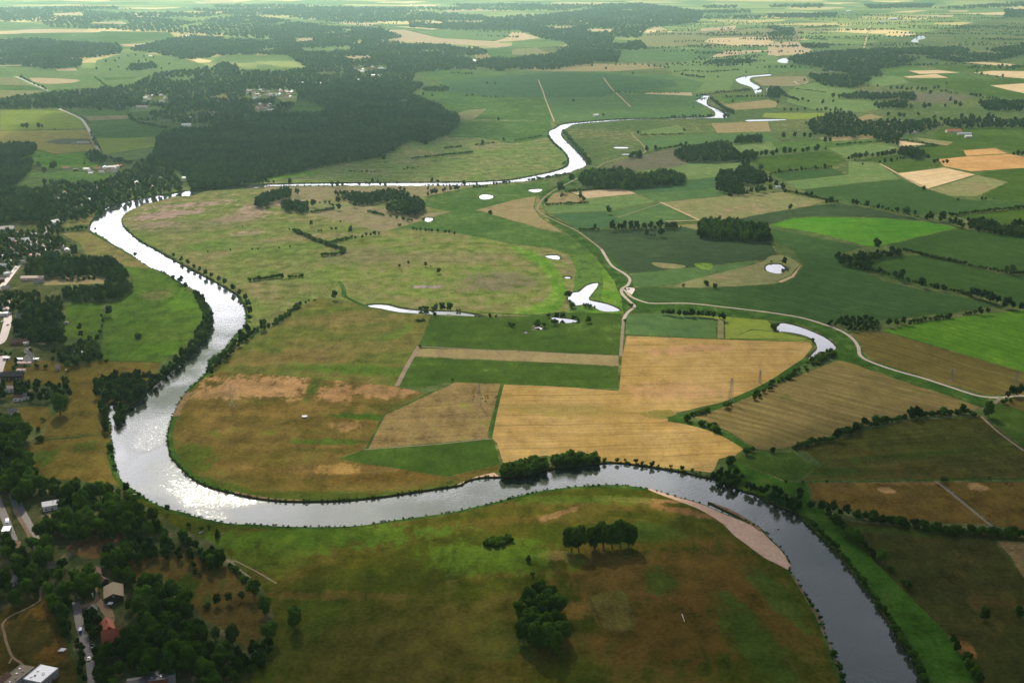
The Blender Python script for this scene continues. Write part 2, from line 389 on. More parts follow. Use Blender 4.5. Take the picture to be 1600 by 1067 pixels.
M['fore'] = field('riverside_pasture', (.058, .074, .007), (.078, .08, .009), (.13, .095, .022), big=70, th=.6, rings=((880, 1060), 38., (.14, .095, .022), .55), blobs=[
    (1100, 900, 62, 70, 0, (.125, .07, .016), .7), (1050, 980, 62, 60, 0, (.11, .06, .013), .75), (960, 900, 50, 50, 0, (.13, .075, .018), .7), (1180, 950, 40, 60, 20, (.11, .062, .012), .7),
    (1020, 782, 55, 5, -4, (.30, .17, .07), .9), (1080, 800, 40, 7, -28, (.24, .13, .05), .8), (880, 800, 30, 5, 40, (.24, .14, .06), .8), (868, 868, 14, 12, 0, (.26, .16, .06), .8),
    (900, 950, 14, 14, 0, (.17, .105, .025), .8), (1020, 830, 30, 20, 0, (.05, .085, .012), .7), (1180, 1000, 18, 70, 12, (.045, .08, .01), .9), (1215, 930, 12, 50, 15, (.05, .09, .012), .8), (1030, 905, 16, 22, 0, (.04, .075, .01), .8),
    (500, 840, 120, 24, 5, (.065, .13, .012), .8), (780, 870, 60, 30, 0, (.07, .125, .012), .75), (420, 870, 30, 30, 0, (.08, .12, .012), .7), (790, 1000, 30, 30, 0, (.045, .085, .01), .8), (870, 780, 90, 10, 0, (.075, .115, .014), .8),
    (510, 930, 60, 7, -2, (.14, .09, .022), .6), (700, 990, 60, 60, 0, (.09, .08, .015), .6), (600, 1020, 80, 50, 0, (.085, .075, .014), .6)])
M['mown'] = field('mown_patch', (.115, .10, .022), (.135, .105, .026), (.08, .09, .015), big=12, stripe=(((945, 925), (965, 980)), 2.2, .4))
M['estrip'] = field('east_bank_grass', (.045, .11, .012), (.055, .12, .014), (.07, .10, .02), big=60)
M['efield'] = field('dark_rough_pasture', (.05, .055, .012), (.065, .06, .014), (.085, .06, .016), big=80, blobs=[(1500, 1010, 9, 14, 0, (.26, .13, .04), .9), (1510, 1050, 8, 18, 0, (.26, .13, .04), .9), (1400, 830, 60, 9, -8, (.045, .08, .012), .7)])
M['egold'] = field('dry_golden_pasture', (.15, .10, .02), (.17, .105, .024), (.10, .09, .015), big=60, th=.57, blobs=[(1382, 763, 9, 9, 0, (.42, .26, .10), 1), (1528, 760, 9, 9, 0, (.40, .24, .09), 1), (1420, 754, 40, 5, 0, (.24, .14, .045), .8), (1300, 760, 30, 14, 0, (.18, .115, .03), .6)])
M['eolive'] = field('dark_olive_field', (.07, .075, .015), (.088, .08, .018), (.10, .07, .02), big=90, th=.55, stripe=(((1330, 700), (1450, 690)), 11, .25), blobs=[(1420, 712, 90, 9, 12, (.055, .085, .012), .7), (1300, 735, 40, 12, 0, (.045, .08, .012), .7)])
M['garden'] = field('gardens_and_yards', (.06, .08, .025), (.10, .10, .04), (.20, .16, .09), big=16, th=.56)
M['brownmeadow'] = field('west_bank_meadow', (.14, .11, .022), (.17, .12, .028), (.09, .12, .018), big=40, th=.56, blobs=[(130, 700, 18, 14, 0, (.06, .09, .012), .8), (65, 715, 14, 30, 0, (.05, .10, .012), .8)])
M['olivewest'] = field('west_bank_pasture', (.17, .17, .045), (.21, .17, .07), (.08, .12, .025), big=30, th=.58)
M['crescent'] = field('crescent_pasture', (.075, .14, .018), (.095, .155, .022), (.13, .14, .035), big=70, th=.57, blobs=[(285, 470, 30, 60, 20, (.10, .20, .02), .7), (250, 545, 30, 30, 0, (.09, .18, .015), .7), (245, 460, 20, 30, 0, (.17, .15, .06), .7)])
M['brown'] = field('bare_brown_paddock', (.15, .085, .035), (.17, .10, .04), (.11, .085, .025), big=30)
M['bl'] = field('south_west_lawn', (.07, .06, .012), (.085, .065, .014), (.12, .075, .018), big=30, blobs=[(75, 955, 12, 18, 0, (.19, .10, .02), .8), (82, 1020, 9, 30, 0, (.16, .085, .018), .7)])
M['orchard'] = field('orchard_grass', (.10, .07, .017), (.13, .085, .022), (.06, .07, .014), big=22, blobs=[(285, 920, 14, 26, 0, (.035, .065, .008), .9)])
M['sand'] = field('river_sand', (.56, .38, .27), (.60, .42, .30), (.40, .25, .17), big=18, rough_amt=.35)
M['mud'] = field('bank_mud', (.20, .13, .07), (.26, .18, .10), (.10, .09, .03), big=8)
M['gravel'] = field('pale_gravel', (.46, .38, .33), (.52, .43, .37), (.40, .33, .27), big=12, rough_amt=.3)
M['dirt'] = field('dirt_track', (.27, .21, .15), (.32, .25, .18), (.15, .14, .06), big=10, rough_amt=.5)
M['asphalt'] = plain('asphalt', (.17, .15, .14), .85, .2, .4)
M['motorway'] = plain('worn_pink_asphalt', (.30, .25, .255), .8, .15, .3)
M['pave'] = field('tan_paving', (.30, .20, .12), (.34, .23, .14), (.22, .15, .09), big=8, rough_amt=.4)
M['bankearth'] = field('bank_earth', (.07, .07, .025), (.10, .085, .035), (.05, .07, .015), big=6)
M['river'] = watermat('river_water', .07, .17, (.026, .034, .026), ((238, 680, 22, 75, 0, .36), (335, 768, 95, 30, -12, .24), (262, 728, 30, 35, 0, .22)))
M['pond'] = watermat('still_water', .05, .05)

# ------------------------------------------------------------------ the land as one partition
REG = []        # painted in order: later ones lie on earlier ones, the partition keeps them flush
EDGED = {'dark', 'dark2', 'dark3', 'deep', 'wheat', 'brightfield', 'brightfield2', 'stripetan', 'browntan', 'greenb', 'ltgreen', 'bluegreen', 'pale', 'orange', 'cream', 'tangreen', 'tan', 'brownfield', 'eolive', 'egold', 'crescent', 'green', 'gold', 'yelgreen'}
def reg(mat, s, name=None, sm=0, closed=True):
    p = pts(s) if isinstance(s, str) else s
    if mat in EDGED and not sm and min(q[1] for q in p) > 165:      # an uncut verge round each field
        _reg(mat, s, name, sm)
        q = p + [p[0]]; k = REG[-1]['name']
        ribbon('verge', q, R.uniform(1.4, 3.), 'field_verge', 0); return
    _reg(mat, s, name, sm)
def _reg(mat, s, name=None, sm=0, closed=True):
    p = pts(s) if isinstance(s, str) else s
    if sm: p = smooth(p, True, sm)
    REG.append(dict(mat=mat, polys=[[P(*q).xy for q in p]], name=name or M[mat].name, water=False))
def ribbon(mat, s, w, name, sm=4):
    p = pts(s) if isinstance(s, str) else s
    q = [P(*t).xy for t in (smooth(p, False, sm) if sm else p)]
    ws = w if isinstance(w, (list, tuple)) else (w, w)
    L = []; Rr = []
    for i, a in enumerate(q):
        d = (q[min(i+1, len(q)-1)] - q[max(i-1, 0)]).normalized(); n = Vector((-d.y, d.x))
        ww = ws[0] + (ws[1] - ws[0]) * i / (len(q) - 1)
        L.append(a + n * ww / 2); Rr.append(a - n * ww / 2)
    REG.append(dict(mat=mat, polys=[[L[i], L[i+1], Rr[i+1], Rr[i]] for i in range(len(q)-1)], name=name, water=False))
def water(mat, s, name, sm=3, label=None):
    p = smooth(pts(s), True, sm) if sm else pts(s)
    if mat == 'pond': ribbon('reeds', p + [p[0]], R.uniform(4, 9), 'reed_fringe', 0)
    REG.append(dict(mat=mat, polys=[[P(*q).xy for q in p]], name=name, water=True))

B = 45000.
REG.append(dict(mat='far', polys=[[Vector((-B, -3000)), Vector((B, -3000)), Vector((B, 2*B)), Vector((-B, 2*B))]], name='ground', water=False))
reg('base', '-900,150 0,146 200,112 400,108 700,98 860,72 1000,72 1240,88 1400,60 1600,20 2400,0 3000,1500 -1500,1500', 'grassland')
# --- far fields, north
reg('ltgreen', '0,33 75,39 87,45 0,48'); reg('ltgreen', '205,168 250,166 262,172 200,176'); reg('ltgreen', '262,122 300,119 310,123 270,127'); reg('tangreen', '330,150 352,148 356,153 335,155'); reg('cream', '540,88 575,87 580,91 545,92'); reg('ltgreen', '470,75 520,74 525,79 480,81'); reg('pale', '0,50 50,46 150,47 140,51 0,53')
reg('green', '0,54 125,52 95,62 62,64 0,60'); reg('green', '160,49 265,51 275,60 187,69 100,65'); reg('cream', '187,70 255,67 247,74 195,73')
reg('ltgreen', '0,104 150,107 270,112 225,122 212,135 175,136 87,140 75,144 25,120'); reg('cream', '47,122 122,125 110,130 65,131', sm=3)
reg('green', '160,122 215,120 205,124 165,126'); reg('grey', '107,145 150,137 175,140 178,150 140,154')
reg('tangreen', '0,121 22,122 70,142 30,152 0,152'); reg('green', '0,133 50,134 70,142 0,141'); reg('cream', '87,108 118,107 120,111 90,111')
reg('ltgreen', '150,95 200,82 270,88 300,95 330,105 270,112 200,110 150,105'); reg('green', '0,102 60,100 120,103 100,106 0,104')
reg('cream', '0,103 50,101 60,102 0,104')
reg('pale', '117,20 125,19 130,24 90,25 82,22'); reg('pale', '192,21 262,22 262,26 215,27'); reg('cream', '150,35 190,34 200,38 140,37')
reg('cream', '300,3 360,2 370,4 310,6'); reg('ltgreen', '310,68 345,68 340,71 315,71'); reg('cream', '400,20 412,17 440,20 420,22')
reg('pale', '517,36 555,34 592,37 575,41'); reg('cream', '590,62 625,60 600,47 632,47 687,60 775,65 800,72 775,75 732,71 687,69 650,66')
reg('pale', '617,42 650,42 687,46 675,47'); reg('ltgreen', '650,50 700,47 775,46 800,50 870,60 820,65 725,62 690,60')
reg('pale', '800,51 815,51 845,60 800,65 770,66 790,60'); reg('ltgreen', '800,67 870,65 890,70 840,75 800,73'); reg('tangreen', '800,77 837,75 862,85 832,87 790,85')
reg('green', '732,82 762,77 800,75 800,90 770,90'); reg('tan', '737,82 757,80 770,92 745,92')
reg('ltgreen', '400,100 420,101 450,110 400,115'); reg('ltgreen', '400,87 450,86 470,95 417,96 400,97'); reg('ltgreen', '350,85 400,85 400,99 325,99')
reg('cream', '465,60 485,60 490,64 470,65'); reg('cream', '920,45 955,46 952,49 925,48'); reg('cream', '1003,41 1030,42 1045,48 1020,46')
reg('cream', '690,15 760,14 800,17 700,19'); reg('cream', '700,32 760,33 745,36 705,35'); reg('cream', '480,29 500,28 505,30 482,31'); reg('cream', '840,42 895,42 890,44 850,44')
reg('tangreen', '1010,52 1100,48 1250,42 1250,72 1130,74 1010,72 1000,62'); reg('cream', '1095,45 1150,40 1150,48 1095,49'); reg('pale', '1110,60 1200,58 1215,72 1150,72 1100,66')
reg('greenb', '967,85 985,77 1157,77 1250,82 1200,90 1137,92 1100,97 975,96'); reg('cream', '1130,80 1240,78 1245,84 1200,90 1110,90')
reg('tan', '830,106 920,100 1012,100 1040,106 960,112 870,113 820,110'); reg('ltgreen', '1040,100 1200,80 1230,100 1215,115 1150,120 1140,140 1085,145 1060,133 1050,115')
reg('green', '650,113 700,108 800,115 860,155 862,190 770,193 720,190 700,170 650,155 640,150 690,130')
reg('tangreen', '715,177 730,172 762,170 735,191 720,191')
reg('greenb', '800,112 940,112 1050,118 1100,130 1085,146 1112,150 1086,156 1115,182 1060,183 930,188 866,190 850,150')
reg('bluegreen', '800,118 870,113 940,116 1050,125 1060,135 1000,140 960,145 940,152 850,153 800,153 740,148 700,145 690,125')  # cloud shade put into the colour as a darker patch of ground
reg('cream', '1007,147 1012,145 1080,145 1082,150')
reg('green', '455,165 507,162 500,175 455,174'); reg('tangreen', '432,152 465,151 462,160 442,160'); reg('tangreen', '395,187 440,184 455,186 400,190')
# right far
reg('tangreen', '1237,44 1307,45 1307,49 1240,50'); reg('cream', '1200,67 1245,66 1270,79 1250,85 1200,87')
reg('greenb', '1200,101 1267,104 1268,110 1200,116'); reg('deep', '1450,100 1575,105 1600,103 1600,111 1520,113 1465,109')
reg('deep', '1415,126 1482,122 1540,124 1600,122 1650,150 1600,157 1550,152 1500,142 1437,130'); reg('green', '1360,105 1420,100 1475,115 1575,122 1485,123 1400,124')
reg('pale', '1420,111 1467,110 1500,114 1437,116'); reg('pale', '1412,120 1462,116 1482,122 1420,122'); reg('pale', '1520,114 1550,111 1610,112 1610,124 1575,121')
reg('pale', '1547,134 1610,130 1610,148 1580,142'); reg('pale', '1507,98 1537,97 1587,101 1575,104'); reg('pale', '1505,22 1572,19 1567,24')
reg('pale', '1387,20 1425,17 1450,17 1425,20'); reg('cream', '1417,25 1491,24 1487,27 1430,27'); reg('cream', '1482,17 1515,17 1510,19 1485,19'); reg('pale', '1570,12 1610,12 1610,19')
reg('ltgreen', '1245,135 1280,128 1340,142 1350,150 1400,165 1350,175 1300,178 1230,160 1230,145'); reg('ltgreen', '1360,117 1407,120 1420,130 1375,135 1350,130')
reg('grey', '1350,141 1407,144 1475,147 1525,152 1475,162 1430,160'); reg('yelgreen', '1195,177 1292,177 1290,185 1232,187 1190,183')
reg('tan', '1130,164 1200,156 1215,160 1212,168 1150,172'); reg('pinktan', '1175,124 1200,121 1257,119 1265,125 1245,135 1190,134')
reg('green', '1112,151 1150,148 1182,155 1137,162'); reg('tan', '1335,185 1360,178 1382,184 1337,190')
reg('tan', '1110,193 1200,190 1205,206 1120,208'); reg('ltgreen', '1000,205 1060,196 1078,208 1005,211'); reg('greenb', '998,216 1080,211 1200,206 1215,222 1130,228 1050,231 1010,232')
reg('deep', '1440,225 1470,200 1620,200 1620,246 1555,231 1505,235 1510,245 1465,249 1430,240'); reg('tangreen', '1430,215 1490,222 1480,228 1440,222')
reg('green', '1200,223 1270,222 1310,214 1370,212 1372,224 1290,231 1250,237 1200,236'); reg('tan', '1275,216 1360,210 1370,217 1300,221')
reg('ltgreen', '1144,228 1204,221 1215,233 1182,237 1157,240')
# --- centre right
reg('deep', '1160,247 1200,244 1295,236 1324,252 1300,260 1205,270'); reg('dark2', '1205,272 1300,262 1322,274 1225,283')
reg('ltgreen', '1225,284 1325,273 1325,252 1375,256 1407,280 1360,284 1250,297'); reg('ltgreen', '1292,232 1385,223 1405,231 1325,248'); reg('deep', '1340,250 1400,242 1430,246 1385,256')
reg('deep', '1385,256 1445,250 1475,260 1402,270'); reg('dark2', '1250,297 1360,285 1407,280 1450,296 1500,312 1610,316 1610,322 1487,335 1437,337 1375,325 1300,312', blob if False else 'dark_green_crop')
reg('deep', '1525,272 1610,258 1610,318 1535,310 1550,294 1575,285'); reg('pale', '1402,271 1475,262 1525,273 1450,295')
reg('orange', '1465,249 1507,245 1577,241 1610,247 1610,262 1517,268 1475,260'); reg('orange', '1505,235 1555,232 1575,240 1510,244')
reg('tangreen', '1452,296 1527,274 1575,285 1527,307 1482,306'); reg('pale', '1402,219 1447,226 1405,229')
reg('grey', '942,260 975,250 1015,240 1052,231 1052,242 1080,255 1050,262 987,266'); reg('ltgreen', '1050,262 1080,255 1157,254 1155,265 1122,277 1075,281 1070,272 990,267')
reg('bluegreen', '971,292 1120,277 1122,294 1050,300 997,303'); reg('greenb', '1000,302 1050,300 1117,294 1147,304 1032,316 1025,315')
reg('ltgreen', '922,310 997,304 1025,315 950,330 860,333 847,325'); reg('bluegreen', '860,334 945,331 975,345 950,356 902,359 880,345')
reg('greenb', '945,331 1032,318 1085,344 1040,346 960,356 975,345'); reg('cream', '889,300 972,294 995,303 917,310'); reg('tan', '857,301 890,301 912,310 917,316 855,317')
reg('tangreen', '1032,316 1147,305 1222,300 1292,314 1267,322 1200,333 1145,344 1110,348 1090,345')
reg('dark', '1110,349 1145,344 1200,333 1270,322 1310,317 1450,345 1375,340 1275,338 1235,341 1200,352 1180,352')
reg('tangreen', '1040,352 1090,350 1110,362 1075,362')
reg('dark', '905,360 1070,355 1110,365 1205,380 1218,402 1190,407 1150,425 1100,437 1060,444 985,448 985,437 960,412 948,398 930,380')
reg('greenb', '985,428 1185,407 1150,425 1100,438 1050,446 1000,449 988,447'); reg('tangreen', '1020,410 1070,415 1060,420 1030,418', sm=3); reg('bright', '1085,412 1112,412 1110,421 1095,420', sm=3)
reg('dark2', '985,449 1100,450 1210,444 1243,432 1255,412 1245,402 1240,392 1205,376 1200,356 1350,386 1310,398 1345,420 1380,438 1450,455 1520,466 1560,476 1500,488 1400,499 1330,505 1290,505 1200,487 1100,474 1010,471 990,455')
reg('tangreen', '1050,447 1130,425 1190,410 1200,402 1220,398 1250,412 1240,430 1210,443 1100,449', sm=2)
reg('cream', '1213,440 1235,431 1250,414 1254,413 1242,433 1222,442')
reg('dark3', '1355,407 1370,402 1460,397 1470,405 1560,428 1610,432 1610,482 1570,475 1530,455 1450,447 1395,437 1370,425')
reg('dark3', '1382,383 1400,378 1500,357 1510,360 1610,368 1610,430 1500,410 1440,396 1400,390')
reg('deep', '1490,338 1610,324 1610,355 1513,343')
reg('brightfield', '1200,352 1235,342 1275,339 1375,341 1450,347 1500,356 1450,367 1380,384 1360,386 1275,364')
# --- dyke land, oxbows
reg('ditchgreen', '830,300 862,295 890,275 925,262 940,262 905,282 865,303 850,318 846,330 872,343 905,360 930,378 955,402 985,430 992,455 1010,470 1130,476 1290,503 1330,525 1345,552 1400,577 1545,622 1535,640 1500,630 1400,594 1330,572 1310,562 1300,545 1270,520 1215,502 1140,495 990,490 978,500 960,440 930,400 880,360 840,340')
reg('bright', '850,385 870,375 915,388 940,415 960,440 972,470 972,490 890,492 885,460 870,430'); reg('marsh', '860,388 880,378 912,390 940,420 938,470 905,492 885,478 880,440', sm=2)
reg('yelgreen', '990,488 1135,495 1200,500 1215,517 1268,531 1272,541 1133,531 1040,490'); reg('tan', '978,489 1060,485 1130,490 1120,497 980,494') if False else None
# --- river loop
reg('loop', '180,340 250,305 330,295 800,286 840,300 850,330 900,420 890,492 770,495 560,478 525,465 465,478 420,515 390,530 320,600 385,500 375,460 260,395 200,365')
reg('pinktan', '415,292 735,291 665,308 560,302 470,318 405,318'); reg('pinktan', '482,333 560,320 600,325 650,335 705,330 625,355 595,362 550,350')
reg('green', '662,308 737,293 800,289 862,283 845,305 825,308 800,313 745,328 700,318'); reg('tan', '745,328 800,313 838,307 834,325 845,340 880,364 800,345')
reg('green', '625,356 705,331 660,322 666,311 742,328 800,345 845,358 885,367 925,396 900,400 860,388 800,381 712,364 650,358')
reg('tangreen', '435,305 520,315 560,322 490,330 440,322', sm=2)
reg('oval', '490,400 590,370 640,361 712,365 800,382 850,402 878,432 883,465 866,487 800,490 700,487 610,475 545,462 535,445 500,430 488,418', sm=3)
reg('bright', '800,384 850,402 878,432 883,465 866,487 800,490 846,472 862,448 845,418 815,398', sm=3)
# --- main fields inside the big bend
reg('upland', '470,478 500,465 530,467 575,480 680,493 672,495 655,541 645,558 620,604 500,596 345,582 310,602 330,575 390,532 440,505')
reg('lower', '345,580 490,590 620,604 690,620 600,648 572,700 770,687 785,722 775,740 650,769 480,784 400,779 325,759 270,712 260,680 272,635 300,600')
reg('deep', '675,493 800,497 870,488 972,490 972,554 900,553 800,549 660,543 655,540 672,500'); reg('tan', '652,544 800,547 967,556 967,572 800,564 645,557')
reg('deep', '645,558 800,564 967,573 967,608 900,605 785,599 700,598 660,606 620,603 635,575')
reg('brownfield', '620,640 710,597 783,600 761,685 575,701 600,647 660,620'); reg('deep', '530,716 572,701 760,686 772,686 782,724 700,745 560,722', sm=0)
reg('greenb', '977,490 1035,489 1132,499 1132,529 977,523'); reg('tangreen', '1120,498 1132,499 1132,529 1120,528')
reg('wheat', '978,524 1133,530 1265,534 1271,542 1255,562 1200,599 1140,626 1060,645 1045,655 1100,668 1140,685 1165,700 1150,712 1125,717 1115,739 1050,732 960,722 850,712 785,724 775,692 766,684 785,600 870,603 966,610 970,560')
reg('yelgreen', '1175,515 1215,518 1268,531 1140,529'); 
# --- east
reg('stripetan', '1310,562 1330,567 1400,592 1500,624 1535,637 1510,643 1450,646 1380,656 1300,681 1240,698 1200,704 1180,701 1150,681 1120,666 1085,653 1080,649 1150,626 1200,606 1260,581')
reg('browntan', '1327,520 1375,517 1450,538 1610,585 1610,617 1540,617 1470,597 1362,563 1352,553 1345,538'); reg('brightfield2', '1377,516 1450,502 1525,492 1610,484 1610,584')
reg('eolive', '1237,700 1307,687 1350,671 1425,655 1520,651 1532,648 1610,706 1610,748 1450,750 1270,751 1250,750 1285,725 1260,707'); reg('deep', '1535,646 1560,630 1610,645 1610,708'); reg('browntan', '1557,629 1582,621 1610,619 1610,645')
reg('deep', '1147,716 1170,706 1240,705 1262,722 1280,729 1250,750 1225,752 1200,740 1150,725'); reg('tangreen', '1142,727 1160,725 1225,752 1190,751')
reg('estrip', '1120,745 1150,722 1225,752 1262,754 1268,785 1290,800 1320,830 1360,870 1400,900 1450,950 1500,1000 1540,1080 1600,1200 1400,1200 1443,1067 1400,985 1350,915 1300,855 1250,805')
reg('efield', '1290,800 1330,815 1650,845 1700,1250 1600,1200 1540,1080 1480,990 1420,930 1370,880 1330,840')
reg('brownfield', '1553,843 1620,848 1620,930 1575,868'); reg('egold', '1262,754 1465,752 1548,820 1412,815 1344,802 1284,784 1269,781'); reg('egold', '1469,752 1610,753 1610,828 1553,821')
# --- west
reg('yelgreen', '0,172 90,170 125,185 137,201 0,204'); reg('green', '100,172 197,172 197,180 132,182'); reg('pinktan', '132,182 200,180 200,186 140,189')
reg('green', '138,190 200,187 250,196 275,200 270,214 240,215 150,216'); reg('yelgreen', '150,216 200,216 270,213 240,230 162,242'); reg('ltgreen', '162,243 240,231 235,245 200,251 175,247')
reg('gold', '-20,205 32,204 137,203 152,235 87,241 50,232 -20,229'); reg('bright', '-20,230 50,233 87,242 152,236 160,250 150,262 100,262 85,266 50,255 20,245'); reg('grey', '68,222 95,217 140,217 145,226 90,226')
reg('green', '35,267 75,272 97,265 172,272 170,280 130,287 75,277 37,275')
reg('upland' if False else 'meadow', '200,311 200,305 270,297 350,284 400,275 450,268 510,258 560,250 600,242 625,228 640,222 690,205 720,185 862,190 870,196 858,205 865,222 888,243 885,262 830,276 760,284 560,286 400,289 300,297')
reg('green', '690,190 860,190 862,205 855,215 800,225 750,215 700,215') 
reg('bright', '200,311 270,300 330,289 400,279 480,268 500,271 400,286 300,296 225,308')
reg('olivewest', '95,347 140,335 150,333 140,350 97,356'); reg('bright', '32,350 72,346 57,356 32,357'); reg('garden', '-60,330 30,335 95,350 130,400 100,470 104,560 60,640 0,660 -60,800')
reg('olivewest', '95,365 137,361 170,372 205,400 237,419 200,417 175,405 135,400 125,380'); reg('tan', '100,429 165,429 167,443 70,446 60,442')
reg('crescent', '195,417 237,419 275,437 300,457 320,475 330,500 305,525 275,552 250,566 160,562 160,510 167,495 175,470 207,450 207,437'); reg('crescent', '102,480 117,470 162,477 160,500 152,530 100,527')
reg('brownmeadow', '107,572 160,564 252,566 240,600 232,606 205,635 184,628 170,630 170,655 173,683 157,678 67,686 75,657 105,632 107,607'); reg('brownmeadow', '0,560 90,565 110,575 105,600 0,600')
reg('brownmeadow', '57,689 155,679 172,683 177,705 190,752 182,764 150,755 127,760 75,750 52,742 40,700'); reg('brownmeadow', '20,637 75,635 80,652 65,672 22,655')
# --- south
reg('fore', '180,757 220,770 300,803 400,817 500,820 620,808 750,786 850,762 950,755 1010,762 1100,786 1200,838 1236,890 1290,990 1325,1080 1360,1230 300,1230 380,1067 425,1005 428,960 410,915 365,880 330,845 280,825 240,800 195,785')
reg('garden', '-60,760 60,745 180,757 240,800 280,825 330,845 410,915 428,960 425,1005 380,1067 300,1230 -200,1230'); reg('brown', '107,850 155,834 207,836 200,845 162,850 155,872 130,870 107,862', sm=2)
reg('orchard', '187,877 225,870 287,860 305,870 345,880 375,902 400,925 411,960 411,994 384,1011 345,980 322,969 300,947 270,905 225,908 199,899'); reg('bl', '-100,950 0,954 52,935 67,935 81,942 86,969 100,983 119,1038 128,1100 100,1230 -200,1230')
reg('mown', '921,933 960,922 982,930 993,965 988,983 950,984 930,970', sm=2)
# river banks strip, sand and the river itself
RIV_E = '1480,1230 1455,1100 1443,1067 1433,1040 1421,1017 1410,1006 1397,983 1385,964 1370,944 1360,928 1347,913 1335,897 1322,879 1312,867 1300,855 1278,834 1256,813 1247,802 1225,793 1194,779 1178,770 1162,766 1140,756 1125,749 1100,744 1065,736 1035,731 1000,726 972,722 942,722 900,727 860,731 825,740 800,743 777,744 750,745 727,751 717,757 650,767 587,776 525,781 475,782 437,781 400,777 375,772 350,766 325,759 300,746 280,727 267,712 262,695 261,680 265,662 271,647 277,632 287,617 300,602 310,595 322,580 327,562 345,550 357,537 370,520 382,510 384,495 382,480 372,462 355,451 335,439 312,427 287,414 262,400 237,386 217,375 200,360 191,350 191,340 202,330 225,320 250,314 275,307 300,306 317,300 350,297 400,294 425,291 450,290.5 500,290 600,290.5 650,290.5 700,290 737,289.5 770,287.5 800,285 825,283 850,277.5 882,272.5 900,266 915,260 917,254 910,242 897,230 882,217 877,207 887,200 900,194 935,191 975,188 1025,186 1062,185.5 1095,185 1117,185 1137,184 1137,176 1122,170 1107,164 1105,157 1112,150'
RIV_W = '1098,149 1095,152.5 1086,156 1090,160 1105,167.5 1116,175 1115,181 1095,183 1062,183.5 1025,184.5 975,185.5 935,188 900,191 877,194 867,200 857,205 860,215 865,222 877,232 886,242 889,254 882,261 865,267 832,274 800,280 762,282.5 725,284 625,284.5 550,285 475,286 437,287 400,287.5 357,290 325,293 300,296 270,301 225,307.5 187,316 162,325 150,336 141,350 141,360 160,370 180,384 202,396 217,407 237,419 257,426 275,437 297,450 307,455 322,472 331,487 331,502 322,525 307,542 287,560 267,577 240,600 232,605 222,619 200,636 185,660 178,655 184,630 170,631 170,655 174,667 172,682 177,700 180,727 190,750 205,762 220,772 237,784 265,795 287,800 300,805 337,814 362,818 400,819 440,822 500,823 560,821 620,812 700,801 732,794 775,784 812,774 850,766 900,760 950,757 987,759 1010,763 1025,766 1050,774 1075,780 1100,788 1131,802 1162,813 1187,824 1203,840 1222,859 1233,877 1234,890 1247,909 1266,940 1281,965 1289,990 1302,1017 1310,1040 1320,1065 1340,1110 1365,1230'
RIVER = pts(RIV_E) + pts(RIV_W)
reg('ditchgreen', '1480,1230 1455,1090 1410,1000 1365,932 1325,878 1280,832 1250,806 1262,806 1300,845 1340,885 1385,950 1425,1005 1460,1070 1500,1230', 'rough_bank_grass')
for s in ('200,365 230,384 262,403 300,424 340,445 372,466 384,490 374,519 350,545 330,565 318,585 300,603 283,625 272,650 264,680 270,712 290,735 325,758 370,771 420,779 480,784 560,780 640,770 700,760',
          '1010,764 960,759 900,761 850,767 800,778 740,793 680,804 600,815 520,823 440,823 380,820 320,811 270,797 225,777 190,754 176,720 172,690', '1235,890 1250,912 1270,945 1290,990 1308,1035 1325,1080 1345,1120',
          '835,275 880,262 888,250 880,236 862,220 858,206', '140,362 170,378 205,398 250,423 290,446'):
    ribbon('ditchgreen', s, 7, 'bank_grass')
ribbon('mud', '1234,886 1248,909 1267,940 1282,966 1291,990 1304,1017 1312,1040 1322,1066', 5, 'mud_edge')
ribbon('mud', '360,770 400,778 440,783 470,784', 9, 'mud_edge'); ribbon('mud', '272,650 276,636 284,622 296,612', (10, 16), 'mud_edge'); ribbon('sand', '690,763 715,759 727,754 750,747 776,741', (3, 9), 'sand_edge')
ribbon('sand', '745,748 775,741', 9, 'sand_edge')
water('river', ' '.join('%g,%g' % q for q in RIVER), 'river', 3)
reg('sand', '1008,762 1025,766 1050,774 1100,789 1131,803 1162,815 1187,828 1203,843 1222,862 1234,880 1233,890 1215,881 1198,873 1180,861 1165,849 1148,837 1130,819 1110,805 1085,792 1050,779 1020,768', 'sandbar', sm=3)
reg('mud', '1106,783 1130,791 1150,800 1175,815 1193,828 1185,829 1160,810 1135,797', 'mud_spit', sm=2)
water('river', '1149,125 1155,121 1172,118 1203,115.5 1203,118.5 1175,121 1173,127 1187,135 1190,143 1181,147 1175,137 1157,131', 'river', 3)
water('river', '1216,93 1228,90 1233,98 1224,99 1215,97', 'river', 2); water('river', '1422,65 1436,56 1441,55 1447,60 1434,63 1437,67', 'river', 2); water('pond', '1413,52 1422,52 1423,54 1414,54', 'pond', 1)
water('pond', '887,470 892,457 905,455 917,445 934,441 932,450 920,465 925,469 940,472 957,477 970,485 950,487 937,485 927,479 910,476 900,477', 'oxbow_pond', 2)
water('pond', '571,478 585,475 607,476 625,481 662,485 712,486 750,492.5 755,494.5 712,493 675,491 625,488 595,482', 'oxbow_pond', 2)
water('pond', '1217,504 1237,506 1262,514 1287,525 1302,536 1306,545 1292,550 1281,549 1272,557 1260,568 1258,565 1271,550 1277,543 1270,530 1250,522 1225,518 1214,517', 'oxbow_pond', 2)
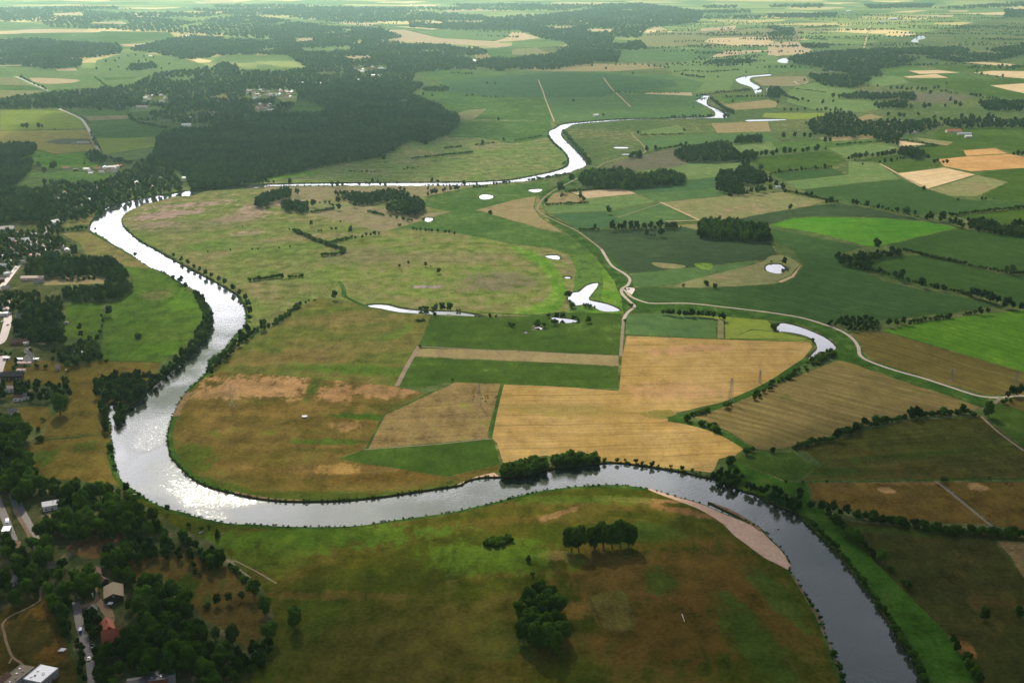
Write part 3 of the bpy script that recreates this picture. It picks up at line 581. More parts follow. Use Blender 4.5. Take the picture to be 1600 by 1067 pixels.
for s in ('1197,415 1205,412 1217,412 1222,414 1228,421 1221,427 1210,427 1198,423', '750,305 757,303 770,305 769,310 755,312 749,309', '662,340 675,340 676,344 669,347 662,344',
          '824,297 835,295 847,295 845,299 835,301', '959,229.5 980,229.5 981,232 962,232', '861,495 875,496 887,497 902,500 897,504 870,504', '835,511 841,509.5 847,511 846,515 836,515',
          '852,399 870,398 875,402 872,406 856,403', '881,432 891,432 890,435 884,435', '1168,187 1225,186 1226,188 1170,190', '818,518 824,517.5 825,519.5 819,520', '971,240.5 984,240 984,241.5 973,242'):
    water('pond', s, 'pond', 2)
# tracks and roads
ribbon('dirt', '1010,211 988,207 990,213 997,219 1007,230 1006,239 982,245 960,250 942,256 929,265 900,280 862,300 845,315 840,327 850,336 872,347 900,360 920,374 940,390 947,402', 3.6, 'track')
ribbon('gravel', '940,390 947,402 957,416 975,427 984,436 981,445 972,451 972,459 985,472 991,479 980,489 974,500', 4.2, 'track'); ribbon('dirt', '974,500 972,525 970,556', 3.6, 'track')
ribbon('dirt', '966,556 800,549 652,541', 2.2, 'track'); ribbon('dirt', '655,541 640,565 620,603', 5, 'track', 2)
ribbon('gravel', '974,452 979,456 987,464 1007,472 1025,474 1075,474 1125,479 1200,488 1250,496 1282,505 1312,516 1332,529 1341,542 1344,555 1360,565 1400,579 1440,590 1480,603 1520,616 1540,620 1565,621 1582,619 1640,616', 3.9, 'track')
reg('motorway', '978,449 991,450 992,453 987,461 980,455', 'parking_place'); ribbon('dirt', '1565,621 1550,632 1533,640', 4, 'track', 2); ribbon('dirt', '1533,650 1560,675 1600,704', 2.5, 'track', 2)
ribbon('cream', '943,122 955,138 985,167', 4, 'track', 0); ribbon('cream', '841,125 848,142 852,155 866,190', 4, 'track', 0); ribbon('dirt', '1462,751 1505,785 1550,822', 3, 'track', 2)
ribbon('cream', '1032,316 1095,345', 5, 'track', 0); ribbon('cream', '1040,346 1095,344', 4, 'track', 0); ribbon('cream', '1375,256 1440,292', 5, 'track', 0); ribbon('dirt', '965,340 1032,318 1147,305', 2.5, 'track', 0)
ribbon('asphalt', '25,120 75,142', 8, 'road', 0); ribbon('asphalt', '92,170 125,185 135,197 140,206 154,235', 7, 'road'); ribbon('cream', '1359,40 1350,75', 9, 'canal_bank', 0)
ribbon('gravel', '1241,127 1250,133 1263,128', 6, 'track', 2); ribbon('cream', '840,327 862,350 882,364', 4, 'track', 2) if False else None
ribbon('motorway', '-20,540 0,535 8,518 12,500 11,485 9,470', 9.5, 'road'); ribbon('motorway', '-30,470 0,450 22,423 48,390 62,375 76,352', 7.5, 'road')
ribbon('motorway', '3,556 -3,575 -10,600', 12, 'road', 2)
ribbon('asphalt', '20,770 30,795 41,815 53,840 64,860', 7.5, 'road'); ribbon('pave', '22,795 36,818 50,842', 3.2, 'cycle_path', 2); ribbon('asphalt', '-10,770 2,795 12,820 22,845', 6, 'road', 2)
ribbon('asphalt', '119,940 125,977 129,988 134,1013 141,1036 144,1067 146,1110', 5.5, 'road'); ribbon('pave', '62,900 63,918 63,933 58,941 38,952 15,963 4,975 7,990 10,1003 19,1025 31,1034 38,1043 42,1062', 1.7, 'footpath')
ribbon('pave', '19,1026 14,1036', 1.2, 'footpath', 0); reg('pave', '148,905 152,917 155,933 176,953 179,970 172,971 158,955 150,945 122,952 121,946 147,938 149,920', 'yard', sm=2)
reg('pave', '67,804 81,798 79,807 76,810', 'yard'); reg('pave', '17,845 33,845 30,858 18,863', 'yard'); reg('pave', '172,914 176,921 171,920', 'yard')
ribbon('dirt', '353,873 372,888 390,902', 2, 'track', 2); ribbon('dirt', '366,875 400,892 432,911', 1.4, 'track', 2)
ribbon('ditchgreen', '1271,751 1350,751.5 1450,750 1600,748', 3, 'ditch', 0); ribbon('ditchgreen', '785,600 775,640 766,685', 3.4, 'ditch', 0); ribbon('ditchgreen', '783,600 870,603 966,610', 2.5, 'ditch', 0)
ribbon('ditchgreen', '620,604 690,598', 2, 'ditch', 0); ribbon('ditchgreen', '1045,655 1085,646 1140,628 1200,601 1240,575 1262,560', (12, 8), 'ditch'); ribbon('ditchgreen', '1045,655 1090,664 1130,678 1160,695 1172,705', (10, 8), 'ditch')
ribbon('ditchgreen', '883,487 850,492 800,491 750,488', 5, 'ditch'); ribbon('ditchgreen', '538,463 560,474 575,480', 6, 'ditch', 2); ribbon('ditchgreen', '530,440 536,450 538,463', 6, 'ditch', 2)
ribbon('ditchgreen', '57,688 110,684 158,678', 3, 'ditch', 2); ribbon('ditchgreen', '160,563 252,566', 3, 'ditch', 0); ribbon('ditchgreen', '975,524 1133,530 1265,534', 3, 'ditch', 0); ribbon('ditchgreen', '98,983 119,1035 126,1067', 2, 'ditch', 0)
ribbon('ditchgreen', '155,564 156,540 162,500 170,480', 3, 'ditch', 2); ribbon('dirt', '570,702 690,693 766,685', 1.5, 'ditch', 0); ribbon('ditchgreen', '573,701 600,648 700,600', 2.5, 'ditch', 0)
ribbon('dark3', '1235,453 1300,472 1360,492', 2, 'ditch', 0)
REG = [r for r in REG if r]

V2 = []; E2 = []; PL = []
for ri, r in enumerate(REG):
    for poly in r['polys']:
        b0 = len(V2); n_ = len(poly); V2 += [Vector(q) for q in poly]
        E2 += [(b0 + k, b0 + (k + 1) % n_) for k in range(n_)]
        xs = [q[0] for q in poly]; ys = [q[1] for q in poly]
        PL.append((min(xs), max(xs), min(ys), max(ys), poly, ri))
PL.reverse()
cv, ce, cf, ov, oe, of = delaunay_2d_cdt(V2, E2, [], 0, 0.02, False)
def owner_at(x, y):
    for x0, x1, y0, y1, poly, ri in PL:
        if x0 <= x <= x1 and y0 <= y <= y1 and inside(x, y, poly): return ri
    return -1
parts = {}
face_reg = []
for f in cf:
    ri = owner_at(sum(cv[i].x for i in f) / len(f), sum(cv[i].y for i in f) / len(f))
    face_reg.append(ri)
    if ri >= 0: parts.setdefault(ri, []).append(f)
edge_f = {}
for fi, f in enumerate(cf):
    for i in range(len(f)):
        edge_f.setdefault(tuple(sorted((f[i], f[(i+1) % len(f)]))), []).append(fi)
groups = {}
for ri, fs in parts.items(): groups.setdefault((REG[ri]['name'], REG[ri]['mat'], ri), []).extend(fs)
for (nm, mt, ri), fs in groups.items():
    w = REG[ri]['water']; z = (-1.3 if mt == 'river' else -.6) if w else 0.
    idx = {}; vs = []; out = []
    for f in fs:
        g = []
        for i in f:
            if i not in idx: idx[i] = len(vs); vs.append((cv[i].x, cv[i].y, z))
            g.append(idx[i])
        a, b, c = (Vector(vs[q]) for q in g[:3])
        if (b - a).cross(c - a).z < 0: g.reverse()
        out.append(g)
    tag(meshobj(nm, vs, out, M[mt]), kind='structure')
bv = []; bf = []                                    # earth banks round every water surface
for (a, b), fs in edge_f.items():
    if len(fs) != 2: continue
    r1, r2 = face_reg[fs[0]], face_reg[fs[1]]
    if r1 < 0 or r2 < 0: continue
    w1, w2 = REG[r1]['water'], REG[r2]['water']
    if w1 != w2:
        d = -1.35 if REG[r1 if w1 else r2]['mat'] == 'river' else -.65
        k = len(bv); A, Bq = cv[a], cv[b]
        bv += [(A.x, A.y, 0), (Bq.x, Bq.y, 0), (Bq.x, Bq.y, d), (A.x, A.y, d)]; bf.append((k, k+1, k+2, k+3))
tag(meshobj('river_bank', bv, bf, M['bankearth']), kind='structure')
exec_later = []

# ------------------------------------------------------------------ haze over the whole plain
hb = bmesh.new(); bmesh.ops.create_cube(hb, size=1.)
hm = bpy.data.meshes.new('haze'); hb.to_mesh(hm); hb.free()
haze = tag(link(bpy.data.objects.new('haze', hm)), kind='stuff')
haze.scale = (62000, 65000, 441); haze.location = (0, 29000, 441 / 2 - 2.4)
mh, nt, out = newmat('summer_haze')
pv = nt.nodes.new('ShaderNodeVolumePrincipled')
pv.inputs['Color'].default_value = (.60, .98, .86, 1); pv.inputs['Density'].default_value = HAZE_D
mh.cycles.volume_sampling = 'DISTANCE'
pv.inputs['Anisotropy'].default_value = .8
nt.links.new(pv.outputs[0], out.inputs['Volume']); hm.materials.append(mh)

# ------------------------------------------------------------------ out-of-view clouds added above the plain to darken corners, forest and outer fields
def added_shade_cloud(x, y, rx, ry, thick, trans, alt=1150., seed=0):
    g = P(x, y); c = g + sdir * (alt / sdir.z)
    b = bmesh.new(); bmesh.ops.create_icosphere(b, subdivisions=5, radius=1.)
    for v in b.verts:
        n = 1 + .38 * mnoise.fractal(Vector((v.co.x, v.co.y, v.co.z * .6)) * 1.5 + Vector((seed * 7.3, 0, 0)), 1., 2., 5)
        q = v.co * n; v.co = Vector((q.x * rx * 1.25, q.y * ry * 1.25, q.z * thick * (.75 if q.z > 0 else .3)))
    me = bpy.data.meshes.new('added_shade_cloud'); b.to_mesh(me); b.free()
    o = link(bpy.data.objects.new('added_shade_cloud', me)); o.location = c; tag(o, kind='structure')
    m, nt, out = newmat('added_cloud_vapour')
    v = nt.nodes.new('ShaderNodeVolumePrincipled'); v.inputs['Color'].default_value = (.97, .97, 1, 1); v.inputs['Anisotropy'].default_value = .3
    v.inputs['Density'].default_value = -math.log(trans) / (thick * 1.05 / sdir.z); nt.links.new(v.outputs[0], out.inputs['Volume']); me.materials.append(m)
for i, a in enumerate(ADDED_CLOUDS): added_shade_cloud(*a, seed=i)

# ------------------------------------------------------------------ tree shapes
M['leaf'] = leafmat('tree_leaves', (.018, .05, .006), (.095, .18, .018))
M['leafwood'] = leafmat('woodland_leaves', (.009, .030, .009), (.042, .088, .014))
M['leafpale'] = leafmat('pale_willow_leaves', (.05, .095, .02), (.09, .14, .03))
M['leafshrub'] = leafmat('shrub_leaves', (.024, .06, .008), (.06, .12, .015))
M['bark'] = plain('bark', (.10, .075, .05), .9, .3, 1.5)

def tube(vs, fs, a, b, r0, r1, n=6):
    a, b = Vector(a), Vector(b); d = (b - a).normalized(); u = d.orthogonal().normalized(); w = d.cross(u)
    k = len(vs)
    for c, r in ((a, r0), (b, r1)):
        for i in range(n):
            t = 2 * math.pi * i / n; vs.append(c + u * r * math.cos(t) + w * r * math.sin(t))
    for i in range(n): fs.append((k + i, k + (i+1) % n, k + n + (i+1) % n, k + n + i))
    fs.append(tuple(k + n + i for i in range(n)))
def ico(sub=1):
    b = bmesh.new(); bmesh.ops.create_icosphere(b, subdivisions=sub, radius=1.)
    v = [x.co.copy() for x in b.verts]; f = [[q.index for q in p.verts] for p in b.faces]; b.free(); return v, f
ICO1, ICO2 = ico(1), ico(2)
def crown_mesh(name, seed, kind, cards, mat, core=ICO1):
    r = random.Random(seed); vs = []; fs = []
    lobes = []
    if kind == 'broad':
        for i in range(15):
            t = r.uniform(0, 6.283); z = r.uniform(-.85, .95); q = math.sqrt(max(0, 1 - z*z)) * r.uniform(.45, .95)
            lobes.append((Vector((.33*q*math.cos(t), .33*q*math.sin(t), .55 + .31*z)), r.uniform(.10, .185)))
        lobes.append((Vector((0, 0, .56)), .26))
    elif kind == 'poplar':
        for i in range(13):
            z = .16 + .74 * i / 12; w = .22 * math.sin(math.pi * min(1, (z + .12) / 1.15)) + .05; t = r.uniform(0, 6.28)
            lobes.append((Vector((w*math.cos(t), w*math.sin(t), z)), r.uniform(.14, .24)))
    elif kind == 'conifer':
        for i in range(9):
            z = .14 + .8 * i / 8; w = .42 * (1 - z) + .05
            for k in range(3 if i < 6 else 1):
                t = r.uniform(0, 6.28); lobes.append((Vector((w*.5*math.cos(t), w*.5*math.sin(t), z)), w * .72))
    else:
        for i in range(8):
            t = r.uniform(0, 6.283); q = r.uniform(.05, .33)
            lobes.append((Vector((q*math.cos(t), q*math.sin(t), r.uniform(.28, .66))), r.uniform(.17, .30)))
    cvv, cff = core
    for c, rad in lobes:
        k = len(vs); s = rad * .84
        for v in cvv:
            j = 1 + .22 * (mnoise.noise(v * 2.3 + c * 9 + Vector((seed, 0, 0))))
            p = c + Vector((v.x * s, v.y * s, v.z * s * (.9 if kind == 'broad' else 1.))) * j
            if kind == 'shrub': p.z = max(p.z, 0)
            vs.append(p)
        for f in cff: fs.append(tuple(k + i for i in f))
    tot = sum(l[1]**2 for l in lobes)
    cs = .052 if kind != 'shrub' else .085
    for c, rad in lobes:
        for _ in range(int(cards * rad * rad / tot)):
            d = Vector((r.gauss(0, 1), r.gauss(0, 1), r.gauss(.25, 1))).normalized()
            p = c + d * rad * r.uniform(.78, 1.12)
            if p.z < .02: continue
            n = (d + Vector((r.gauss(0, .45), r.gauss(0, .45), r.gauss(.2, .45)))).normalized()
            u = n.orthogonal().normalized(); u = Matrix.Rotation(r.uniform(0, 6.28), 3, n) @ u; w = n.cross(u)
            s = cs * r.uniform(.55, 1.25); k = len(vs)
            vs += [p - u*s, p - w*s*.7, p + u*s + n*s*.25, p + w*s*.7]; fs.append((k, k+1, k+2, k+3))
    me = bpy.data.meshes.new(name); me.from_pydata([tuple(v) for v in vs], [], fs); me.materials.append(mat); me.update()
    return me
def trunk_mesh(name, seed, kind):
    r = random.Random(seed); vs = []; fs = []
    top = .5 if kind == 'broad' else .85
    lean = Vector((r.uniform(-.03, .03), r.uniform(-.03, .03), 0))
    tube(vs, fs, (0, 0, -.01), Vector((0, 0, .22)) + lean, .036, .026, 7); tube(vs, fs, Vector((0, 0, .22)) + lean, Vector((0, 0, top)) + lean * 2, .026, .009, 6)
    for i in range(6):
        t = i * 1.05 + r.uniform(-.3, .3); z = .18 + .05 * i; L = .26 if kind == 'broad' else .1
        tube(vs, fs, Vector((0, 0, z)) + lean, Vector((L*math.cos(t), L*math.sin(t), z + .22)), .014, .004, 5)
    me = bpy.data.meshes.new(name); me.from_pydata([tuple(v) for v in vs], [], fs); me.materials.append(M['bark']); me.update()
    return me
CR = {'broad': [crown_mesh('crown', 10 + i, 'broad', 1500, M['leaf']) for i in range(6)],
      'pale': [crown_mesh('crown', 30 + i, 'broad', 1500, M['leafpale']) for i in range(2)],
      'poplar': [crown_mesh('crown', 40 + i, 'poplar', 1200, M['leaf']) for i in range(3)],
      'conifer': [crown_mesh('crown', 50 + i, 'conifer', 1000, M['leaf']) for i in range(2)],
      'shrub': [crown_mesh('shrub', 60 + i, 'shrub', 420, M['leafshrub']) for i in range(5)],
      'paleshrub': [crown_mesh('shrub', 70 + i, 'shrub', 420, M['leafpale']) for i in range(2)]}
TK = {'broad': [trunk_mesh('trunk', i, 'broad') for i in range(3)], 'poplar': [trunk_mesh('trunk', 9 + i, 'poplar') for i in range(2)]}
TK['pale'] = TK['broad']; TK['conifer'] = TK['poplar']

# ------------------------------------------------------------------ where plants stand (crown centres read from the photograph)
TREES = []; SHR = []; CL = [0]
def add(x, y, d, h, kind, label, cl):
    (SHR if 'shrub' in kind else TREES).append(dict(x=x, y=y, d=d, h=h, kind=kind, label=label, cl=cl, s=d * 1.0 / math.hypot(y, CAM_H)))
def singles(label, s, kind='broad', hr=1.12):
    v = [float(t) for t in s.replace(',', ' ').split()]; CL[0] += 1
    for i in range(0, len(v), 3):
        d = v[i+2] * (1.25 if v[i+1] < 740 else 1.1); h = d * hr; p = P(v[i], v[i+1], .55 * h)
        add(p.x, p.y, d, h, kind, label, CL[0])
def line(label, s, gap, d, kind='broad', hr=1.1, jit=.42, width=0.):
    CL[0] += 1; dm = (d[0] + d[1]) / 2
    q = [P(*t, .5 * dm * hr) for t in pts(s)]; acc = 0.
    for a, b in zip(q, q[1:]):
        L = (b - a).length; n = Vector((-(b-a).y, (b-a).x, 0)).normalized()
        while acc < L:
            dd = R.uniform(*d) * R.uniform(.85, 1.45); p = a.lerp(b, acc / L) + n * R.uniform(-1, 1) * (width / 2 + gap * jit * .5)
            add(p.x, p.y, dd, dd * hr * R.uniform(.85, 1.15), kind, label, CL[0])
            acc += gap * R.uniform(1 - jit, 1 + jit)
        acc -= L
def wood(label, s, gap, d, kinds=('broad',), hr=1.15, keep=1.0, holes=()):
    CL[0] += 1; dm = (d[0] + d[1]) / 2
    q = [P(*t, .55 * dm * hr) for t in pts(s)]; hq = [[P(*t, .55 * dm * hr) for t in pts(k)] for k in holes]
    x0, x1 = min(p.x for p in q), max(p.x for p in q); y0, y1 = min(p.y for p in q), max(p.y for p in q)
    y = y0; row = 0
    while y < y1:
        f = 1. if y < 2600 else min(2.6, (y / 2600) ** .8)
        g = gap * f; x = x0 + (row % 2) * g / 2; row += 1
        while x < x1:
            px_, py_ = x + R.uniform(-.32, .32) * g, y + R.uniform(-.32, .32) * g
            if y > 3300 and mnoise.noise(Vector((px_ / 170., py_ / 260., CL[0] * 3.1))) > .42: x += g; continue       # glades
            if inside(px_, py_, q) and R.random() < keep and not any(inside(px_, py_, k) for k in hq):
                k = R.choice(kinds); dd = R.uniform(*d) * (1 + (f - 1) * .55) * (1 + .3 * mnoise.noise(Vector((px_ / 60., py_ / 60., 5.))))
                add(px_, py_, dd, dd * hr * R.uniform(.85, 1.15) / (1 + (f - 1) * .3), k, label, CL[0])
            x += g
        y += g * .87
BK = ('broad',) * 7 + ('pale',); BC = ('broad',) * 6 + ('conifer',)
# south-west woods
wood('broad tree in the wooded strip beside the left edge road', '-40,640 25,650 45,690 55,740 30,790 18,772 5,760 -40,760', 10, (10, 14))
wood('tree in the dark wood behind the white roofed house', '30,738 75,752 130,762 168,757 188,770 215,800 252,805 268,828 200,836 150,833 105,845 95,830 62,828 58,800 72,775 45,768', 9.5, (9, 14), BC, holes=('64,776 94,776 96,802 80,810 62,806',))
wood('tree in the hedge row wood closing the brown paddock', '160,856 200,842 285,834 335,857 350,876 330,884 300,868 250,865 190,878 165,880', 8, (8, 12))
wood('tree in the wood between the roads at the lower left', '-20,830 10,842 30,862 62,832 98,862 106,893 142,880 150,900 146,935 120,945 108,975 98,1000 90,965 78,932 72,905 60,915 20,935 -20,940 -20,898 30,892', 10, (9, 14))
wood('big tree in the dark park wood beside the red roofed farm', '212,922 232,902 262,902 290,925 308,955 322,985 326,1052 250,1050 212,1040 200,1000 203,950', 11, (12, 17))
wood('tree beside the dark old barn', '160,872 192,878 204,900 212,925 205,950 198,975 190,965 198,935 190,900 160,895', 8, (7, 10))
wood('tree around the red roofed farm house', '135,955 150,950 158,970 150,1000 152,1025 145,1010 134,975', 7, (6, 10)); wood('tree south of the red roofed farm house', '150,1010 185,1008 178,1030 182,1067 150,1090 146,1040', 8, (8, 11))
wood('tree in the row along the footpath meadow', '82,935 96,940 104,972 112,990 104,998 90,972', 7, (8, 10)); line('small street tree along the lower left road', '117,1000 124,1015 127,1032 128,1048 127,1066', 8, (5, 6.5)); 
singles('yellow green tree beside the lower orchard', '336,988,9 362,990,12 244,912,14 345,1020,9 ', 'pale'); wood('bush mass at the corner of the lower orchard', '385,1010 400,1000 425,995 428,1010 415,1035 395,1052 375,1035', 6, (6, 8)); wood('tree in the shade below the lower orchard', '322,1010 350,1010 380,1015 385,1040 360,1067 330,1090 318,1060', 9, (8, 12))
wood('tree at the lower left corner beyond the flat roofs', '180,1000 200,1000 210,1040 195,1052 184,1040', 8, (8, 10))
singles('round dark tree on the orchard edge', '342,868,12 396,917,12 413,943,12.5 421,984,12.5'); singles('round orchard tree', '302,881,5.5 339,935,8 357,932,7 377,929,6'); singles('pale bush in the orchard paddock', '304,891,5 322,943,6 312,895,4', 'paleshrub', .8)
line('low bush in the hedge beside the meadow track', '360,882 372,895 385,905', 5, (4, 5.5), 'shrub', .8)
singles('big lone round tree with a dark shadow on the riverside meadow', '460,962,14.5'); singles('tall tree in the row of the meadow copse', '893,840,17 905,840,18 930,836,18 944,834,19 957,834,18 970,832,18 983,833,17', hr=1.1)
singles('big tree in the tall clump on the riverside meadow', '815,952,15 817,984,14 826,930,15 858,926,15 842,922,16 872,942,15 855,938,15 828,948,15 846,950,17 864,947,15 832,967,17 850,974,18 870,968,16 838,992,17 858,994,18 876,986,15 866,1003,15', hr=1.12)
wood('shrub in the low dense thicket on the riverside meadow', '754,850 765,840 798,836 803,842 782,851', 3.4, (4, 5), ('shrub',), .95); singles('lone bush on the riverside meadow', '825,871,4.5 832,896,3.2', 'shrub', 1.2)
singles('tree on the bank near the lower left wood', '261,793,6 209,781,10 197,760,8'); singles('small bush on the slope above the river bend', '217,771,4 295,819,4 315,824,4 326,820,4 158,755,4 185,765,5', 'shrub', 1.); singles('small dark conifer on the slope above the river bend', '339,830,4.5', 'conifer', 1.8)
wood('bush in the thicket beside the bank', '175,765 205,768 210,780 195,778', 5, (4, 6), ('shrub', 'paleshrub'), .8)
# west bank
wood('willow in the dense belt along the west river bank', '300,451 312,458 331,486 332,505 323,527 300,552 270,579 240,602 225,598 245,582 270,562 292,542 306,522 316,500 317,485 308,468', 6, (6, 8.5), BK, 1.05)
wood('tree in the clump where the willow belt widens', '145,597 165,589 190,583 215,580 238,588 226,610 215,620 200,630 180,626 165,622 150,618', 8, (8, 12), BK, 1.)
wood('tree on the narrow island in the river inlet', '187,627 196,632 194,645 186,659 177,655', 5, (6, 8), BK, 1.); line('tree on the west shore of the inlet', '161,632 163,645 166,660 164,674', 9, (7, 9)); singles('bush on the west shore of the wide bend', '172,697,6 178,727,4 175,712,3', 'shrub', 1.)
singles('tree along the west bank of the river', '282,436,9 290,445,7 211,397,6'); singles('small bush along the west bank of the river', '270,432,5 256,425,3.5 149,357,4 ', 'shrub', 1.)
singles('lone tree on the edge of the crescent pasture', '170,484,10.5'); singles('dome shaped pale bush in the crescent pasture', '217,522,9.5', 'paleshrub', .62); singles('tree in the small western paddock', '124,510,7 126,521,7 152,527,7'); singles('bush on the ditch beside the crescent pasture', '161,499,4 156,517,4 159,508,3 158,492,3 166,563,3.5', 'shrub', 1.)
wood('tree in the grove behind the crescent pasture', '158,403 175,403 196,425 206,446 190,462 168,456 163,430', 8.5, (9, 13), BK); wood('tree in the tree belt north of the nursery', '35,425 45,405 100,400 160,403 165,425 100,431 60,427', 9, (9, 13), BK); wood('tree in the tree belt south of the nursery', '90,452 165,447 182,463 150,468 115,466 95,462', 8.5, (8, 11), BK)
wood('tree in the grove west of the small paddock', '20,500 50,480 100,476 103,532 60,532 25,522', 9, (9, 13), BK); wood('garden tree in the western village', '-20,452 90,462 100,478 55,492 -20,485', 10, (7, 11), BK, keep=.85); wood('pale willow in the grove north of the golden meadow', '84,548 140,530 158,536 160,558 105,570 88,560', 8, (8, 11), ('pale', 'pale', 'broad'), 1.)
singles('big round tree beside the golden meadow', '92,628,18 37,672,15 18,668,13'); singles('pale bush at the corner of the golden meadow', '62,683,7 67,654,4.5 60,668,5.5', 'paleshrub', .8); wood('garden tree beside the golden meadow', '-20,596 20,598 45,592 75,600 105,590 110,620 70,630 40,620 -20,625', 9, (6, 10), BK, keep=.8); line('conifer in the gardens by the golden meadow', '2,600 22,604 47,598', 14, (4, 5), 'conifer', 1.8)
line('garden bush in the western village', '20,575 50,571 80,573', 12, (4, 6), 'shrub', 1.); wood('garden tree among the roadside houses', '0,540 60,550 80,540 88,560 60,565 0,572', 10, (5, 8), BK, keep=.5)
singles('big round tree at the village edge', '115,389,15'); line('bush in the row by the northern paddock', '92,360 105,359 120,357 138,354', 8, (6, 8), 'shrub', .9); line('tall narrow poplar at the village edge', '92,375 101,384', 10, (4, 5), 'poplar', 3.)
line('dark little tree in the nursery rows', '105,436 118,436 135,434 150,433', 6, (3, 4.5), 'conifer', 1.4); wood('tree at the head of the village street', '60,345 95,345 95,365 60,362', 10, (6, 9)); wood('garden tree in the western village centre', '-20,360 60,360 95,372 95,400 40,402 -20,448', 10, (6.5, 10), BK, keep=.85)
wood('tree in the dark village wood', '-40,290 80,296 88,332 70,342 -40,345', 9.5, (10, 14), BK); wood('village tree near the river bend', '60,282 125,286 165,282 205,262 240,238 268,262 290,290 240,306 198,312 160,322 140,338 100,346 78,330 80,296', 12.5, (8, 12), BK, keep=.93)
wood('tree in the clump on the western meadow', '-30,230 25,226 58,228 52,238 20,250 -30,255', 9, (11, 15)); wood('tree in the western corner wood', '-30,260 50,250 46,266 20,290 -30,292', 10, (10, 14)); singles('tree on the green western meadow', '81,259,13 85,256,12 69,266,12 60,257,11 132,255,6 61,245,3 73,243,3 41,196,13 35,196,10 60,196,12 66,197,9 86,202,4')
wood('tree beside the western farm track', '134,240 150,236 166,245 160,252 140,250', 10, (9, 12)); line('tree north of the village street', '172,248 185,250 205,255 178,253', 12, (7, 10)); line('tree along the western farm road', '143,208 147,220 155,232', 14, (5, 7), 'broad'); line('roadside tree on the western fields', '32,120 52,130 75,141', 22, (6, 8)); line('bush on the field edge', '148,120 160,130 175,140', 16, (5, 6), 'shrub', .9)
line('hedge tree by the shaded field', '202,180 210,190 230,195 260,201', 9, (6, 8)); line('hedge tree by the shaded field', '203,186 230,188 270,184', 9, (6, 8)); singles('garden tree at the river bend', '194,310,12', 'pale', 1.); singles('round tree on the bank below the village', '280,294,12'); line('bush along the bank below the village', '150,336 160,325 175,318 190,314', 7, (5, 7), 'shrub', .9)
line('tree along the north bank', '345,288 372,286', 9, (7, 9)); line('low tree along the north bank', '398,285 432,284', 6, (6, 7)); singles('tree on the north river bank', '453,283,9 582,282,7 590,283,6 675,281,8 684,283,6')
# woods
F1S = '240,235 245,214 275,203 330,200 335,190 395,188 430,178 500,178 520,170 470,152 462,138 520,128 640,128 662,131 640,147 690,166 715,180 718,192 700,207 662,222 640,215 622,228 598,240 520,250 440,266 370,283 300,290 288,270 250,250'
wood('tree in the great dark forest beyond the river', F1S, 8.5, (9, 12), BC, 1.3); wood('tree at the south edge of the great forest', '290,272 370,272 440,258 520,245 600,235 600,242 520,254 440,270 370,287 300,292', 8, (9, 12), BK, 1.1)
wood('tree in the forest round the wooded village', '210,132 240,115 262,111 330,107 395,111 450,112 480,106 560,111 600,120 650,112 640,128 520,128 462,138 470,152 440,178 395,187 330,190 290,192 270,186 205,172 150,168 120,150 110,143 175,136', 13.5, (9, 13), BC, 1.2, .8, holes=('203,166 252,165 265,173 200,177', '258,121 302,118 312,124 270,128', '328,149 354,147 358,154 333,156', '222,148 264,147 266,160 222,162','380,138 461,140 470,152 395,152', '396,160 436,162 425,176 398,176', '455,163 508,161 500,176 452,176', '430,150 468,150 463,161 430,161'))
wood('tree of the western village road belt', '27,152 60,147 110,143 150,155 150,168 90,168 30,168 -30,168 -30,157', 13, (10, 14), BK); wood('tree of the far northern forest', '400,26 520,42 590,44 630,58 590,64 640,69 690,70 735,72 765,82 735,90 745,106 700,108 650,112 600,120 560,110 480,105 450,86 400,84 350,84 400,60', 12, (10, 13), BC, 1.2, holes=('462,59 490,59 490,66 462,66', '538,87 577,86 582,92 543,93', '468,74 522,73 527,80 478,82', '548,103 606,101 606,111 556,112'))
wood('forest beyond the western fields', '-40,62 60,62 120,66 185,70 192,82 130,90 125,103 70,108 30,100 -40,95', 12, (11, 14), BC, 1.2); wood('tree of the far western forest', '200,77 260,62 300,56 400,62 400,84 350,84 330,88 290,92 240,82', 12, (10, 14), BC)
wood('tree of the farthest western forest', '-60,10 120,15 300,34 400,20 400,58 300,52 230,48 150,45 80,42 60,33 -60,32', 14, (10, 14), BC, keep=.8, holes=('80,18 132,18 130,27 85,26', '190,20 265,20 262,28 200,28', '145,33 200,33 200,40 140,40'))
wood('tree in the forest on the far slope', '690,20 800,30 1000,5 1100,18 1090,35 1010,44 1000,58 960,57 900,46 870,43 800,38 700,42 690,30', 15, (11, 15), BC, holes=('835,40 900,40 895,46 840,46', '698,31 765,31 750,37 700,37', '915,44 958,44 955,51 920,51'))
wood('tree in the forest on the near slope', '800,37 870,44 900,46 960,58 955,66 1000,65 1012,75 970,78 965,95 925,99 880,104 850,108 800,110 760,106 740,100 750,90 800,92 862,85 890,72 880,64 850,60 815,48', 12, (11, 14), BC)
wood('tree of the hazy forest at the top', '400,16 470,10 620,14 690,22 690,34 640,33 592,34 555,32 515,34 400,20', 15, (11, 15), BC, keep=.85); wood('tree of the hazy forest at the top', '640,34 800,38 815,47 790,48 690,45 640,41', 13, (11, 14), BC)
wood('tree of the long eastern wood', '1230,90 1270,83 1320,79 1400,76 1500,74 1520,80 1620,68 1620,80 1560,94 1500,97 1440,90 1400,104 1330,112 1240,98', 12, (11, 14), BK, 1.1); wood('wood round the eastern farms', '1262,118 1300,104 1370,108 1382,118 1335,121 1364,122 1350,130 1338,137 1290,133', 11, (10, 13), BK)
